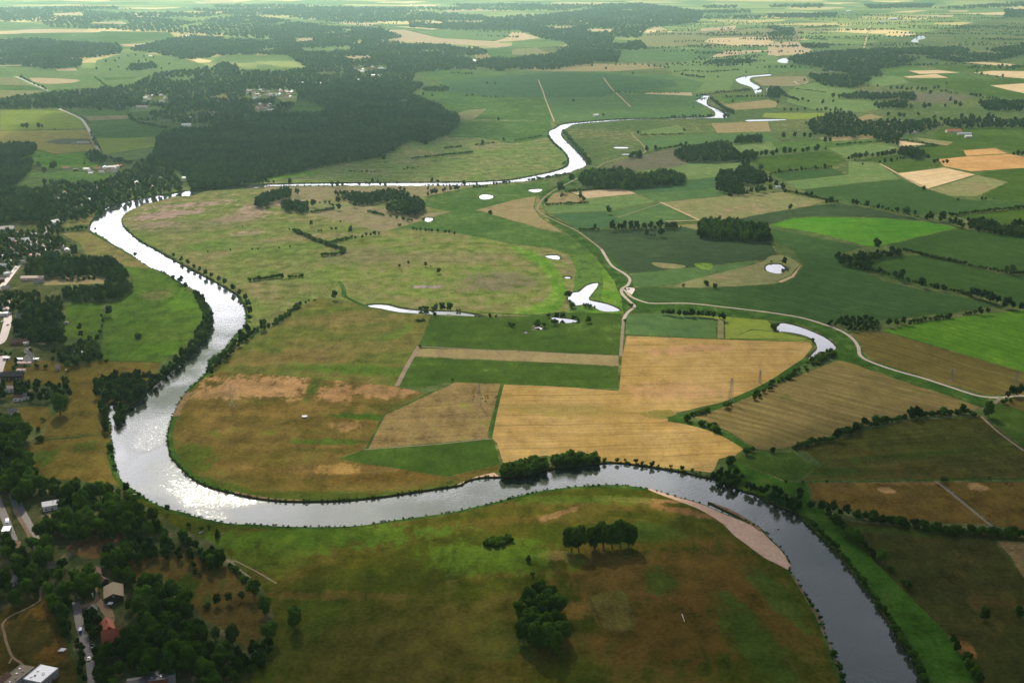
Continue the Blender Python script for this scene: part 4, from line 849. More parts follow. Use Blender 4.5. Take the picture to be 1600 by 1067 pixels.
wood('tree of the far eastern clump', '1570,16 1610,16 1610,27 1570,27', 13, (12, 15)); wood('tree of the far eastern woods', '1350,8 1460,6 1455,12 1360,13', 14, (11, 14)); wood('tree of the far eastern woods', '1200,22 1308,21 1305,27 1240,28 1200,28', 13, (10, 13)); wood('tree block by the canal fields', '1252,69 1295,68 1295,75 1255,75', 11, (9, 11)); wood('far wood beyond the canal', '1200,42 1240,44 1240,56 1200,56', 12, (10, 13)); wood('tree of the far eastern woods', '1455,13 1620,2 1620,9 1500,14', 15, (12, 15), keep=.7)
wood('tree in the meadow wood', '1097,98 1120,94 1175,92 1180,98 1100,101', 11, (8, 10)); wood('tree beside the western parkland', '198,109 205,101 240,97 246,105 215,110', 11, (9, 11)); wood('tree beside the western parkland', '332,106 345,98 372,102 372,108', 10, (9, 11)); singles('tree in the western parkland', '151,107,10 186,91,9 180,95,9 165,96,9 217,96,10 228,94,9 200,88,8 212,86,8 244,103,9 265,100,9 252,107,8 172,109,9 185,105,8 225,88,8 240,90,8')
wood('tree on the forest meadow', '660,138 700,136 700,141 665,142', 10, (9, 11)); singles('tree on the forest meadow', '681,136,9 689,134,9 697,137,9 661,147,10 675,149,9 738,148,8 729,149,7 761,130,9 774,131,7 779,186,9'); line('hedge tree on the forest meadow', '705,114 738,116', 10, (8, 10)); line('hedge tree on the forest meadow', '755,151 785,152', 12, (6, 8), 'shrub', .8)
# loop of the river
singles('waterside tree on the inner bank of the river bend', '271,398,5 283,404,6.5 293,409,7 303,416,5.5 312,420,6.5 321,425,7.5 330,429,6 342,435,7 351,439,7.5 364,448,8 374,456,7 383,463,7.5 387,472,8.5 390,483,9 389,495,6 385,511,9 375,519,7')
wood('tree in the bank thicket north of the golden bend', '322,577 335,560 350,553 362,538 385,517 400,510 400,520 376,535 357,557 340,572 330,584', 6, (5.5, 8), BK, 1.)
line('hedge shrub along the ditch above the upper meadow', '400,515 410,512 422,507 437,499 450,490 460,481 469,475', 4, (4.5, 6), 'shrub', .9, width=3); line('bush on the ditch above the upper meadow', '470,475 492,468', 9, (2.5, 3.5), 'shrub', .9); singles('tree on the ditch above the upper meadow', '410,505,11 469,474,5.5 522,459,10')
line('dense hedge shrub on the loop pasture', '461,359 482,369 507,379 535,388 538,392 530,395 500,399', 4, (5.5, 7), 'shrub', .85, width=4); line('hedge shrub on the loop pasture branch', '515,379 540,372 557,370', 4, (5, 6.5), 'shrub', .85, width=2); singles('small tree at the hedge end on the loop pasture', '566,369,5 572,366,5 579,366,4.5 585,364,6.5 592,364,4.5')
singles('small lone tree on the loop pasture', '452,358,3.5 457,359,3.5 486,348,7.5 532,346,3.5 498,360,3.5 502,360,3.5 518,357,5 525,357,5 547,358,10 325,393,3 360,390,3 394,389,3 379,354,2.5 403,389,2.5 436,387,3 453,385,3.5')
wood('tree in the small wood by the long river reach', '398,320 400,308 430,299 452,293 456,305 430,311 412,322', 9, (9, 12)); singles('tree by the farm shed on the loop', '464,299,11 489,316,11 528,312,11 529,322,10 554,319,8'); wood('tree in the dark block beside the farm shed', '440,317 450,313 481,317 482,329 470,331 441,325', 8, (8, 10))
line('hedge shrub beside the farm shed', '487,331 505,328 523,325', 4, (5, 6), 'shrub', .8); line('bush beside the farm shed', '500,316 515,316 520,323', 10, (4, 6), 'shrub', .9); wood('tree in the long wood on the loop', '522,300 555,302 580,301 612,297 640,300 640,306 612,311 575,317 555,315 535,308', 8.5, (8, 11), BK); wood('tree in the round copse on the loop', '600,322 620,310 640,307 662,313 662,326 650,334 617,329', 9, (11, 13), BK)
line('tree in the row east of the round copse', '669,304 690,297 700,295 712,295 724,293', 13, (7, 9)); line('shrub in the row by the long reach', '740,292 762,291', 6, (5, 6), 'shrub', .8); line('shrub in the row by the long reach', '772,287 800,284', 6, (5, 7), 'shrub', .9)
line('hedge shrub below the round copse', '577,330 600,335', 5, (5, 6), 'shrub', .8); singles('bush below the round copse', '610,336,4.5 620,339,4.5 630,341,5.5 638,343,6 643,343,4 624,351,5', 'shrub', .9); singles('small tree along the green crop edge', '646,357,5 651,358,4 657,358,5 665,359,6 670,359,4 675,360,5 684,360,4.5 696,362,5 702,362,5 710,364,5'); singles('lone tree on the tan field', '766,332,8')
singles('tree on the south bank of the long reach', '519,287,8 527,287,10 535,288,8 562,288,6 572,286,6 577,287,6 594,287,6 602,289,7 625,294,7 669,294,6 725,285,8 745,288,6 632,297,8')
line('low shrub along the river reach', '440,291 500,290.5 560,291', 14, (3, 4), 'shrub', .8); line('low shrub along the river reach', '665,289 700,289 735,288', 8, (4, 5), 'shrub', .8)
singles('lone tree on the northern meadow', '600,246,10 787,218,8 754,222,9'); line('hedge shrub on the northern meadow', '644,247 680,243 740,237', 4.5, (5.5, 6.5), 'shrub', .75); line('hedge shrub on the northern meadow', '695,231 721,229', 6, (5, 6), 'shrub', .8); line('hedge shrub on the northern meadow', '744,226 772,223', 6, (5, 6), 'shrub', .7); line('bush on the northern meadow ditch', '537,267 560,268 590,269', 9, (3.5, 5), 'shrub', .9); line('bush on the northern meadow ditch', '632,264 654,261', 9, (3.5, 5), 'shrub', .9); line('hedge shrub on the northern meadow', '805,219 847,212', 7, (5, 6), 'shrub', .7)
singles('small dark tree on the oval pasture', '624,415,4.5 638,410,5 665,412,5.5 673,416,2.5 685,422,6.5'); line('dense hedge shrub west of the oval pasture', '390,437 415,434 440,431', 4, (5, 6), 'shrub', .9); singles('tree at the end of the western hedge', '441,431,6'); line('dense hedge shrub west of the oval pasture', '452,432 474,430', 4, (5, 6.5), 'shrub', .9)
line('waterside bush by the narrow oxbow', '657,482 668,481 680,480', 5, (4, 6), 'shrub', .9); singles('waterside tree by the narrow oxbow', '681,480,7.5 691,478,9.5 702,478,9.5'); singles('small bush by the narrow oxbow', '680,490,5 765,492,5 775,493,3 743,493,3 748,493,3 714,484,3 718,484,3', 'shrub', .9); singles('rough green bush patch on the upper meadow', '652,499,7 660,499,7', 'paleshrub', .4); singles('bush at the field corner', '656,540,4 797,505,5 801,506,6 707,592,3', 'shrub', .9)
singles('bush beside the small field ponds', '839,503,8 850,506,6 869,491,7 880,492,7 865,501,7 897,495,7 903,498,5 920,498,7 857,492,4.5 914,476,5 921,477,5.5 895,475,7 887,458,8.5 929,479,2.5', 'shrub', 1.05)
singles('bush on the dyke track', '986,476,5 977,500,4 1104,441,7 1117,445,7 1068,445,4', 'shrub', .9); singles('tree in the row above the small grey green field', '1036,487,5 1042,487,5 1046,487,6 1051,487,6.5 1061,488,7 1069,489,6 1073,489,6 1080,487,8.5 1084,489,6 1092,489,6.5 1098,489,6.5 1105,490,6 1110,490,6 1115,491,7 1125,493,5 1130,494,8'); singles('big tree by the white pond', '1226,407,10'); singles('bush by the white pond', '1230,421,4 1205,408,3', 'shrub', .9)
# dyke and fields to the east
singles('big tree on the dyke below the river elbow', '876,291,17 893,277,14'); singles('tree on the small brown field', '878,305,8 907,306,9 912,310,8 853,313,8 907,301,6'); wood('tall poplar in the dark plantation beside the river elbow', '904,276 917,268 985,267 990,274 1012,274 1035,268 1055,268 1070,273 1068,283 1025,288 975,291 955,292 912,286', 8, (9, 12), ('poplar', 'broad', 'broad'), 1.3)
line('hedge shrub by the cream field', '885,299 950,293', 4.5, (5, 6), 'shrub', .75); line('hedge shrub below the small brown field', '854,319 885,318 920,316', 4.5, (4.5, 5.5), 'shrub', .8); singles('lone big tree between the pale green fields', '951,327,11')
singles('tree in the row above the dark crop', '930,354,8 956,351,13 968,353,9 975,351,12 986,350,11 995,350,11 1007,352,9 1017,351,10 1031,349,13 1042,351,9 1049,351,9 1055,351,9'); line('hedge shrub in the row above the dark crop', '907,358 940,358', 5, (4.5, 6), 'shrub', .8); line('hedge shrub in the row above the dark crop', '962,357 1068,354', 6, (4, 6), 'shrub', .8); singles('round tree standing in the dark crop', '1011,364,9 1034,362,11'); line('hedge shrub in the dark crop', '1017,367 1027,367', 5, (4, 5), 'shrub', .8)
wood('tall poplar in the plantation above the great dark field', '1090,353 1092,344 1112,341 1127,346 1150,348 1200,353 1205,372 1175,371 1132,369 1110,366 1092,365', 8, (9, 12), ('poplar', 'broad'), 1.35)
wood('tree in the wood by the hidden barn', '1052,238 1065,230 1100,226 1122,221 1137,221 1155,238 1158,247 1125,250 1070,249', 10, (10, 13), BK); wood('tree in the wood north of the hidden barn', '1147,222 1150,215 1190,211 1190,220', 10, (9, 12)); singles('tree in the field row', '1011,232,11 1024,230,9 1064,226,8 1072,224,8 997,207,8 1069,203,8'); line('hedge shrub in the field row', '1025,233 1060,228 1120,225', 6, (4, 6), 'shrub', .8); wood('tree on the dyke by the river', '983,245 986,241 1002,238 1003,243', 8, (8, 10)); line('hedge shrub by the pink pasture', '1002,211 1067,209', 6, (4, 5), 'shrub', .8)
wood('tree in the farmstead wood', '1123,269 1138,268 1157,263 1160,254 1169,253 1173,264 1196,270 1204,276 1190,280 1180,284 1160,283 1162,300 1140,300 1118,293 1121,285', 10.5, (10, 14), BC); singles('tree round the farmstead', '1189,261,11 1204,282,10 1213,286,11 1204,293,10 1223,291,11 1183,296,13 1190,294,11 1174,297,10 1167,300,8 1195,296,8 1178,285,8 1127,268,11'); singles('lone tree on the tan field edge', '1235,323,9')
wood('tree in the row of woods by the farmstead', '1158,247 1162,239 1178,236 1184,240 1182,246', 9, (9, 12)); singles('tree in the field row by the farmstead', '1190,239,10 1197,238,12 1207,239,11 1214,236,11 1226,235,14 1234,235,13 1242,235,9 1254,235,9 1262,233,11 1277,231,15 1290,232,6'); singles('hedgerow tree on the dark fields', '1217,266,7 1234,265,6 1252,262,5 1274,261,7 1289,259,8'); line('hedge shrub on the dark fields', '1204,271 1250,265 1300,261', 6, (4, 5), 'shrub', .8)
singles('tree on the long diagonal hedge', '1227,298,7 1245,300,8 1260,303,8 1268,303,8 1299,312,12 1292,315,7 1333,315,9 1339,316,9 1355,318,10 1372,322,9 1379,323,5 1388,326,5 1402,327,8 1417,329,14 1430,332,8 1455,337,13 1449,339,9 1474,336,13 1470,341,9 1485,344,9 1492,345,11 1500,348,11 1505,352,7'); line('shrub of the long diagonal hedge', '1223,296 1250,302 1290,311 1310,315', 5, (4, 6), 'shrub', .8); line('shrub of the long diagonal hedge', '1345,319 1400,331 1455,343', 8, (2.5, 4), 'shrub', .8)
line('shrub of the dense eastern hedge', '1487,336 1520,331 1600,323', 5, (5, 7), 'shrub', .85, width=3); wood('tree in the thick hedge at the eastern edge', '1513,343 1540,343 1565,350 1610,359 1610,368 1560,363 1515,355', 8, (8, 11), BK, 1.); singles('tree near the thick eastern hedge', '1592,347,12 1584,348,11 1598,349,9'); singles('lone tree at the corner of the pale field', '1444,294,8'); singles('bush by the yellow green field', '1497,311,6 1535,309,7 1540,309,6 1553,310,3', 'shrub', .8); singles('big round tree at the tip of the bright green field', '1371,379,13.5')
wood('tree in the hedge wood below the bright green field', '1302,403 1310,395 1330,399 1345,392 1362,395 1385,389 1410,389 1412,396 1385,401 1362,405 1361,420 1340,417 1320,412', 8.5, (7, 11), BK, 1.); line('shrub of the hedge between the dark green fields', '1361,421 1375,424 1395,428 1420,437 1445,443 1470,449 1500,455 1520,461', 5, (4, 6.5), 'shrub', .8, width=2); singles('tree of the hedge between the dark green fields', '1409,428,13 1399,427,7 1441,440,11 1375,422,8 1465,447,7 1475,449,8 1520,455,11 1528,457,10 1536,459,11 1545,461,11 1551,464,12 1560,467,9 1575,471,12 1570,475,8 1583,476,8 1596,478,9')
line('shrub of the upper dark green hedge', '1412,390 1430,394 1462,402 1490,407 1522,415 1550,420 1575,425 1605,427', 5, (4.5, 6), 'shrub', .8, width=2); singles('pale tree on the upper dark green hedge', '1582,419,12 1573,420,9', 'pale'); wood('tree in the hedge wood by the dyke track', '1285,504 1310,497 1350,493 1370,499 1378,508 1365,514 1330,515 1318,508', 7.5, (6, 9), BK, .95)
singles('tree along the bright striped crop', '1390,503,8 1401,503,7 1412,500,8 1422,503,6 1532,485,8 1544,485,7'); line('shrub along the bright striped crop', '1428,501 1445,498 1465,496 1488,493', 5, (5, 7), 'shrub', .9, width=2); line('shrub along the bright striped crop', '1505,490 1520,488 1528,487', 6, (4, 6), 'shrub', .9)
wood('waterside shrub by the eastern oxbow', '1264,562 1280,551 1300,547 1306,551 1290,562 1270,569', 5, (5, 7), ('shrub', 'paleshrub'), .8); singles('dark bush at the head of the eastern oxbow', '1209,510,8 1213,507,6 1270,530,4', 'shrub', .9)
line('shrub on the ditch round the stubble field', '1262,572 1240,584 1225,590 1205,601 1185,614', 8, (4.5, 7), 'shrub', .8, width=4); singles('bush on the ditch round the stubble field', '1180,619,6 1186,616,5 1135,631,7 1142,629,4 1107,638,4 1075,651,7', 'shrub', .9); line('shrub on the ditch round the stubble field', '1082,646 1095,643 1107,640', 4.5, (4, 5.5), 'shrub', .8); line('dense shrub on the ditch bend', '1093,660 1105,664 1115,668 1127,673', 4.5, (5, 7), 'shrub', .8, width=4); singles('round bush where the ditch meets the track', '1142,716,8 1170,702,8 1176,701,5', 'shrub', .95)
# river shore, south side woods
wood('shrub in the dense willow block on the river bank', '783,737 786,724 820,718 852,719 856,729 830,734 795,740', 4.2, (7, 8.5), ('shrub',), 1.15); wood('shrub in the second dense willow block on the river bank', '863,723 866,712 900,708 933,708 936,717 900,721 870,723', 4.2, (7, 8.5), ('shrub',), 1.15); line('small shrub on the stubble field bank', '945,718 975,719 1000,722 1035,727 1070,732 1105,739', 9, (2.5, 4.5), 'shrub', .9)
wood('tree where the ditch joins the river', '1115,745 1124,730 1140,730 1160,741 1160,754 1140,762 1120,757', 6, (5, 8), BK, .95); wood('tree in the bank thicket south of the ditch mouth', '1186,766 1205,761 1225,771 1245,779 1260,792 1250,801 1230,793 1205,782', 6.5, (6, 9), BK, .95); singles('tree between the two bank thickets', '1168,757,7 1176,760,7.5 1181,763,5 1250,767,7 1250,775,7')
line('tree in the row descending the east bank meadow', '1268,787 1285,790 1292,800 1306,812 1318,826 1334,840 1348,851 1362,862 1376,873', 6.5, (6.5, 8.5), 'broad', 1., width=2); line('tree in the row joining the two east hedges', '1285,788 1310,797 1334,800', 6, (6, 8)); singles('bush below the descending tree row', '1393,887,5.5 1414,907,5 1421,913,6.5', 'shrub', 1.05)
singles('lone dark tree on the rough eastern pasture', '1539,957,8.5 1594,956,9'); singles('dark tree at the lower right', '1491,998,7 1495,1008,7 1512,1027,8 1514,1038,8 1525,1048,8 1532,1058,7')
line('shrub of the big dark hedge on the eastern pastures', '1338,804 1360,808 1381,811 1405,815 1428,819 1450,822 1475,825 1522,830 1569,833 1620,836', 3.6, (5.5, 7.5), 'shrub', .95, width=5); line('shrub of the hedge below the striped stubble', '1241,697 1265,691 1287,688 1305,685', 4, (5, 6.5), 'shrub', .9, width=4); line('shrub of the hedge below the striped stubble', '1309,679 1325,673 1337,667 1375,657 1412,650 1431,647 1462,645 1500,642 1524,645', 4, (5, 7), 'shrub', .9, width=4)
singles('tree in the hedge below the striped stubble', '1309,677,9 1337,666,8 1425,643,9 1432,641,9 1505,637,8 1438,643,6'); singles('big dark tree beside the track end', '1546,637,13'); singles('tree at the track junction', '1582,609,9 1587,612,6 1596,608,10 1575,616,6'); singles('bush at the track junction', '1569,626,5 1572,622,3 1580,625,4', 'shrub', .9)
singles('bush on the long eastern ditch', '1476,747,7 1207,701,5 1546,746,3 1292,751,2.5 1255,752,2.5 1228,751,3', 'shrub', .9)
line('low shrub on the lower east shore', '1265,812 1300,848 1330,882 1350,908 1368,933 1384,958 1400,982', 5, (3, 4.2), 'shrub', .8); line('low shrub on the lower east shore', '1400,982 1411,1002 1424,1017 1436,1042 1446,1067', 4, (3.5, 5.5), 'shrub', .9); line('low shrub on the lower west shore', '1258,925 1272,948 1284,975', 7, (2, 3), 'shrub', .8); singles('bush on the lower west shore', '1303,1018,5 1311,1040,5 1315,1054,5 1318,1064,4', 'shrub', .9)
# north-east country
line('tree along the far river', '1090,150 1125,145 1160,142 1195,140', 8, (6, 8)); line('tree along the far river bend', '1110,154 1125,165 1135,172 1147,177', 7, (7, 9)); singles('tree along the far river bend', '1132,182,11 1138,181,10 1107,181,9 1111,180,8'); line('tree along the far reach', '1050,184 1075,183 1100,182', 8, (6, 8)); line('shrub along the far reach', '900,192 935,189 975,186 1045,185', 8, (5, 6), 'shrub', .8); line('tree above the far river meadow', '1135,152 1165,151 1205,151', 10, (7, 10)); singles('tree on the far river meadow', '1145,158,9 1084,168,6 896,157,8')
line('shrub along the river elbow', '880,204 892,219 900,227 910,238 917,247 922,256', 6, (6, 8), 'shrub', .9); line('shrub along the river elbow', '857,213 865,224 877,234', 8, (4, 6), 'shrub', .9); line('shrub along the river elbow', '887,271 860,276 825,281', 7, (5, 7), 'shrub', .9); line('small shrub on the bank opposite the elbow', '880,256 888,250 886,243', 8, (3, 4), 'shrub', .9)
wood('tree round the white farmstead', '918,179 925,174 938,173 945,177 942,181 925,182', 9, (8, 10), keep=.8); singles('lone tree out on the plain', '925,102,11 947,107,10 989,115,9 1122,120,8 1166,113,9 1075,118,8 1050,53,9 1111,52,10 1043,47,8 1070,53,9')
line('tree of the rows on the plain', '1065,117 1080,119 1102,121', 10, (8, 10)); line('tree of the rows on the plain', '1055,112 1075,110 1107,113', 14, (6, 8), 'shrub', .8); line('tree of the rows on the plain', '1107,113 1130,111 1155,109', 12, (6, 8), 'shrub', .8); line('tree of the rows on the plain', '950,101 1010,101 1080,102 1180,102', 25, (6, 8), 'shrub', .8); line('tree of the rows on the plain', '1136,89 1190,87', 13, (7, 9), 'shrub', .9); line('tree of the rows on the plain', '1017,51 1042,51', 12, (9, 11)); line('tree of the rows on the plain', '1055,66 1097,64', 16, (8, 10)); line('tree of the rows on the plain', '870,75 960,77 1020,76 1060,75', 22, (7, 9), 'shrub', .9); line('tree of the rows on the plain', '1060,145 1040,145 960,144', 16, (5, 6), 'shrub', .7)
wood('tree in the eastern parkland', '1311,149 1340,145 1400,147 1405,152 1350,156 1310,154', 11, (9, 12)); wood('tree in the eastern parkland', '1405,146 1428,144 1430,155 1408,155', 11, (9, 12)); wood('tree in the eastern parkland', '1362,162 1400,158 1418,158 1418,167 1372,167', 11, (9, 12)); wood('tree in the eastern parkland', '1528,160 1550,155 1620,160 1620,172 1540,171', 12, (9, 13)); wood('tree in the eastern village', '1296,177 1330,176 1345,190 1380,188 1420,188 1460,186 1475,196 1445,203 1412,209 1402,224 1385,222 1355,210 1330,213 1296,212 1270,205 1258,192', 12.5, (9, 12), BK, keep=.95)
wood('tree east of the village', '1470,186 1520,183 1560,185 1620,188 1620,197 1540,198 1480,198', 13, (9, 13), BK, keep=.9); singles('tree in the eastern parkland', '1275,102,13 1310,101,11 1357,134,8 1371,134,8 1392,137,11 1402,137,11 1409,137,12 1417,139,10 1424,138,10 1434,138,11 1441,139,12 1447,139,10 1454,144,13 1460,137,11 1466,136,11 1302,149,14 1257,125,9 1254,155,10 1263,158,8 1286,159,12 1302,158,8 1221,142,12 1215,159,9 1226,171,8 1236,171,9 1246,171,8 1258,170,8 1424,166,13 1445,165,16 1452,164,12 1477,165,9 1485,155,12 1493,160,13 1500,163,13 1367,163,10 1388,178,11 1406,179,13 1412,180,11 1435,178,10 1460,183,11 1503,181,13 1516,181,11 1544,181,14 1552,182,11 1479,130,8')
line('hedge tree east of the village', '1470,142 1490,145 1502,146', 11, (8, 10)); line('hedge tree east of the village', '1515,148 1535,152 1560,156', 13, (7, 9)); line('hedge shrub of the village fields', '1406,219 1435,222 1466,227 1430,230', 6, (5, 6), 'shrub', .8); singles('tree in the row below the eastern village', '1224,211,13 1242,210,12 1257,211,11 1266,212,12 1273,208,11 1286,207,11 1294,207,11 1302,206,11 1312,207,11 1325,206,11 1290,218,12 1297,218,10'); singles('tree of the village hedge row', '1331,245,9 1337,243,12 1344,243,12 1354,241,12 1363,242,9 1372,241,10 1379,240,11 1386,239,11 1393,238,12 1398,237,11 1326,247,7'); wood('tree in the block below the eastern village', '1401,234 1412,231 1430,231 1445,238 1440,246 1425,244 1405,239', 9, (10, 13)); singles('tree by the ripe barley', '1450,244,10 1460,252,9 1465,250,7 1474,253,6 1480,252,8'); singles('tree of the lower village hedge row', '1383,251,9 1393,250,9 1375,253,6 1402,248,6 1407,247,6 1412,247,6 1425,246,9 1436,247,6 1336,250,5 1348,256,5'); singles('tree on the eastern edge', '1591,239,12 1598,240,9 1584,240,7')
line('hedge shrub of the village fields', '1308,226 1340,223 1378,220', 7, (5, 6), 'shrub', .75); line('hedge tree in the eastern fields', '1227,150 1240,154 1250,157', 9, (7, 9)); line('hedge tree in the eastern fields', '1277,172 1300,172 1320,172', 11, (8, 10)); line('shrub by the far track', '1245,139 1290,144', 7, (5, 6), 'shrub', .6); wood('tree block in the eastern fields', '1200,136 1215,137 1228,144 1218,152 1200,153', 11, (8, 11)); singles('tree on the far barley', '1534,115,10 1526,111,9 1567,118,10'); line('tree row by the far barley', '1522,113 1545,118 1580,123', 25, (5, 7), 'shrub', .9); line('bush along the far straight canal', '1361,40 1352,75', 60, (5, 7), 'shrub', .7)
rr = random.Random(5)
for k in range(190):                                     # hedgerows that divide the far plain
    y = rr.uniform(22, 106); x = rr.uniform(1010, 1600) if k < 150 else rr.uniform(20, 900)
    if k >= 150: y = rr.uniform(6, 60)
    if 1225 < x < 1600 and 72 < y < 100: continue
    L = rr.uniform(30, 130); dy = rr.uniform(-3, 3)
    line('tree of a hedgerow on the far plain', '%g,%g %g,%g' % (x, y, x + L, y + dy), rr.uniform(13, 30), (8, 12), 'broad' if rr.random() < .6 else 'shrub', .9, .5)
for k in range(26):
    y = rr.uniform(4, 40); x = rr.uniform(20, 1560); L = rr.uniform(40, 200); h_ = rr.uniform(1.5, 4)
    wood('tree of a wood on the far plain', '%g,%g %g,%g %g,%g %g,%g' % (x, y, x + L, y - 1, x + L * .9, y + h_, x + L * .1, y + h_), 17, (12, 16), BC, keep=.8)

# ------------------------------------------------------------------ plants become objects
def plant(e, i):
    k = e['kind']
    if 'shrub' in k:
        o = link(bpy.data.objects.new('shrub', CR[k][i % len(CR[k])]))
        o.location = (e['x'], e['y'], 0); o.rotation_euler = (0, 0, R.uniform(0, 6.28)); o.scale = (e['d'], e['d'] * R.uniform(.85, 1.1), e['h'])
        return o
    o = empty('tree', (e['x'], e['y'], 0), R.uniform(0, 6.28), (e['d'], e['d'] * R.uniform(.88, 1.08), e['h']))
    link(bpy.data.objects.new('trunk', TK[k][i % len(TK[k])]), o); link(bpy.data.objects.new('crown', CR[k][i % len(CR[k])]), o)
    return o
def in_view(e):
    d = Vector((e['x'], e['y'], e['h'] * .5 - CAM_H)); dep = d.y * cp - d.z * sp
    if dep < 10: return False
    return abs(d.x / dep * FPX) < 806 and -(d.y * sp + d.z * cp) / dep * FPX < 545
def realise(lst, nmax, cat, mass, masslabel):
    lst.sort(key=lambda e: -e['s'] * (1 if in_view(e) else .01))
    near, rest = lst[:nmax], lst[nmax:]
    full = {}
    for e in lst: full[e['cl']] = full.get(e['cl'], 0) + 1
    by = {}
    for e in near: by.setdefault(e['cl'], []).append(e)
    for c, es in by.items():
        es.sort(key=lambda e: e['x'] / e['y'])
        uniq = full[c] == len(es) and len(es) <= 20
        same = set()
        for j, e in enumerate(es):
            o = plant(e, j); lab = e['label']
            if len(es) == 1 and full[c] == 1: tag(o, lab, cat); continue
            if uniq:
                if len(es) == 2: lab = lab + ', ' + ('left' if j == 0 else 'right') + ' one of two'
                else: lab = lab + ', ' + ORD[j] + ' from left'
            tag(o, lab, cat, plural(e['label'], cat))
    return rest
def plural(l, cat):
    for w in ('tree', 'shrub', 'bush', 'willow', 'poplar', 'conifer'):
        for a, b in ((w + ' ', w + ('es ' if w == 'bush' else 's ')),):
            if a in l + ' ' and w in l.split():
                t = l.split(); k = t.index(w); t[k] = b.strip(); return ' '.join(t)
    return l + ' group'
rest_t = realise(TREES, 292, 'tree', None, None)
rest_s = realise(SHR, 288, 'shrub', None, None)

def gn_mass(name, entries, protos, label, cat):
    """the plants beyond the nearest few hundred: one object, shapes set on its points"""
    me = bpy.data.meshes.new(name); me.from_pydata([(e['x'], e['y'], 0) for e in entries], [], [])
    keys = list(protos)
    me.attributes.new('size', 'FLOAT_VECTOR', 'POINT'); me.attributes.new('turn', 'FLOAT', 'POINT'); me.attributes.new('shape', 'INT', 'POINT')
    s = []; t = []; v = []
    off = {}; plist = []
    for k in keys: off[k] = (len(plist), len(protos[k])); plist += protos[k]
    for e in entries:
        s += [e['d'], e['d'] * R.uniform(.85, 1.12), e['h']]; t.append(R.uniform(0, 6.28)); a, n = off[e['kind']]; v.append(a + R.randrange(n))
    me.attributes['size'].data.foreach_set('vector', s); me.attributes['turn'].data.foreach_set('value', t); me.attributes['shape'].data.foreach_set('value', v)
    o = link(bpy.data.objects.new(name, me))
    ng = bpy.data.node_groups.new(name + '_spread', 'GeometryNodeTree')
    ng.interface.new_socket('Geometry', in_out='INPUT', socket_type='NodeSocketGeometry'); ng.interface.new_socket('Geometry', in_out='OUTPUT', socket_type='NodeSocketGeometry')
    gi = ng.nodes.new('NodeGroupInput'); go = ng.nodes.new('NodeGroupOutput'); jn = ng.nodes.new('GeometryNodeJoinGeometry')
    def attr(nm, dt):
        n = ng.nodes.new('GeometryNodeInputNamedAttribute'); n.data_type = dt; n.inputs[0].default_value = nm; return n.outputs[0]
    A, T, Vv = attr('size', 'FLOAT_VECTOR'), attr('turn', 'FLOAT'), attr('shape', 'INT')
    cx = ng.nodes.new('ShaderNodeCombineXYZ'); ng.links.new(T, cx.inputs[2])
    for i, po in enumerate(plist):
        oi = ng.nodes.new('GeometryNodeObjectInfo'); oi.inputs[0].default_value = po; oi.inputs['As Instance'].default_value = True
        cmp_ = ng.nodes.new('FunctionNodeCompare'); cmp_.data_type = 'INT'; cmp_.operation = 'EQUAL'
        ia = [q for q in cmp_.inputs if q.type == 'INT']; ng.links.new(Vv, ia[0]); ia[1].default_value = i
        ip = ng.nodes.new('GeometryNodeInstanceOnPoints')
        ng.links.new(gi.outputs[0], ip.inputs['Points']); ng.links.new(cmp_.outputs[0], ip.inputs['Selection']); ng.links.new(oi.outputs['Geometry'], ip.inputs['Instance'])
        ng.links.new(cx.outputs[0], ip.inputs['Rotation']); ng.links.new(A, ip.inputs['Scale']); ng.links.new(ip.outputs[0], jn.inputs[0])
    ng.links.new(jn.outputs[0], go.inputs[0])
    md = o.modifiers.new('spread', 'NODES'); md.node_group = ng
    return tag(o, label, cat, kind='stuff')
def lowproto(kind, seed, cards, mat):
    me = crown_mesh('far_' + kind, seed, 'broad' if kind == 'pale' else ('shrub' if 'shrub' in kind else kind), cards, mat)
    lst = rest_s if 'shrub' in kind else rest_t         # the mesh first stands in the scene as one plant of its own
    e = next(q for q in lst if q['kind'] == kind); lst.remove(e)
    o = link(bpy.data.objects.new('shrub' if 'shrub' in kind else 'tree', me))
    o.location = (e['x'], e['y'], 0); o.scale = (e['d'], e['d'], e['h'])
    return tag(o, e['label'], 'shrub' if 'shrub' in kind else 'tree', plural(e['label'], ''))
PR = {'broad': [lowproto('broad', 100 + i, 420, M['leafwood']) for i in range(5)], 'pale': [lowproto('pale', 120, 420, M['leafpale'])], 'poplar': [lowproto('poplar', 130 + i, 380, M['leaf']) for i in range(2)], 'conifer': [lowproto('conifer', 140, 300, M['leafwood'])],
      'shrub': [lowproto('shrub', 150 + i, 160, M['leafshrub']) for i in range(3)], 'paleshrub': [lowproto('paleshrub', 160, 160, M['leafpale'])]}
print('TREES', len(TREES), 'SHRUBS', len(SHR))
gn_mass('woodland', rest_t, {k: PR[k] for k in ('broad', 'pale', 'poplar', 'conifer')}, 'woods, copses and hedgerow trees reaching back across the plain to the haze', 'woodland')
gn_mass('distant_shrubs', rest_s, {k: PR[k] for k in ('shrub', 'paleshrub')}, 'low hedges and scattered bushes over the middle and far fields', 'bushes')
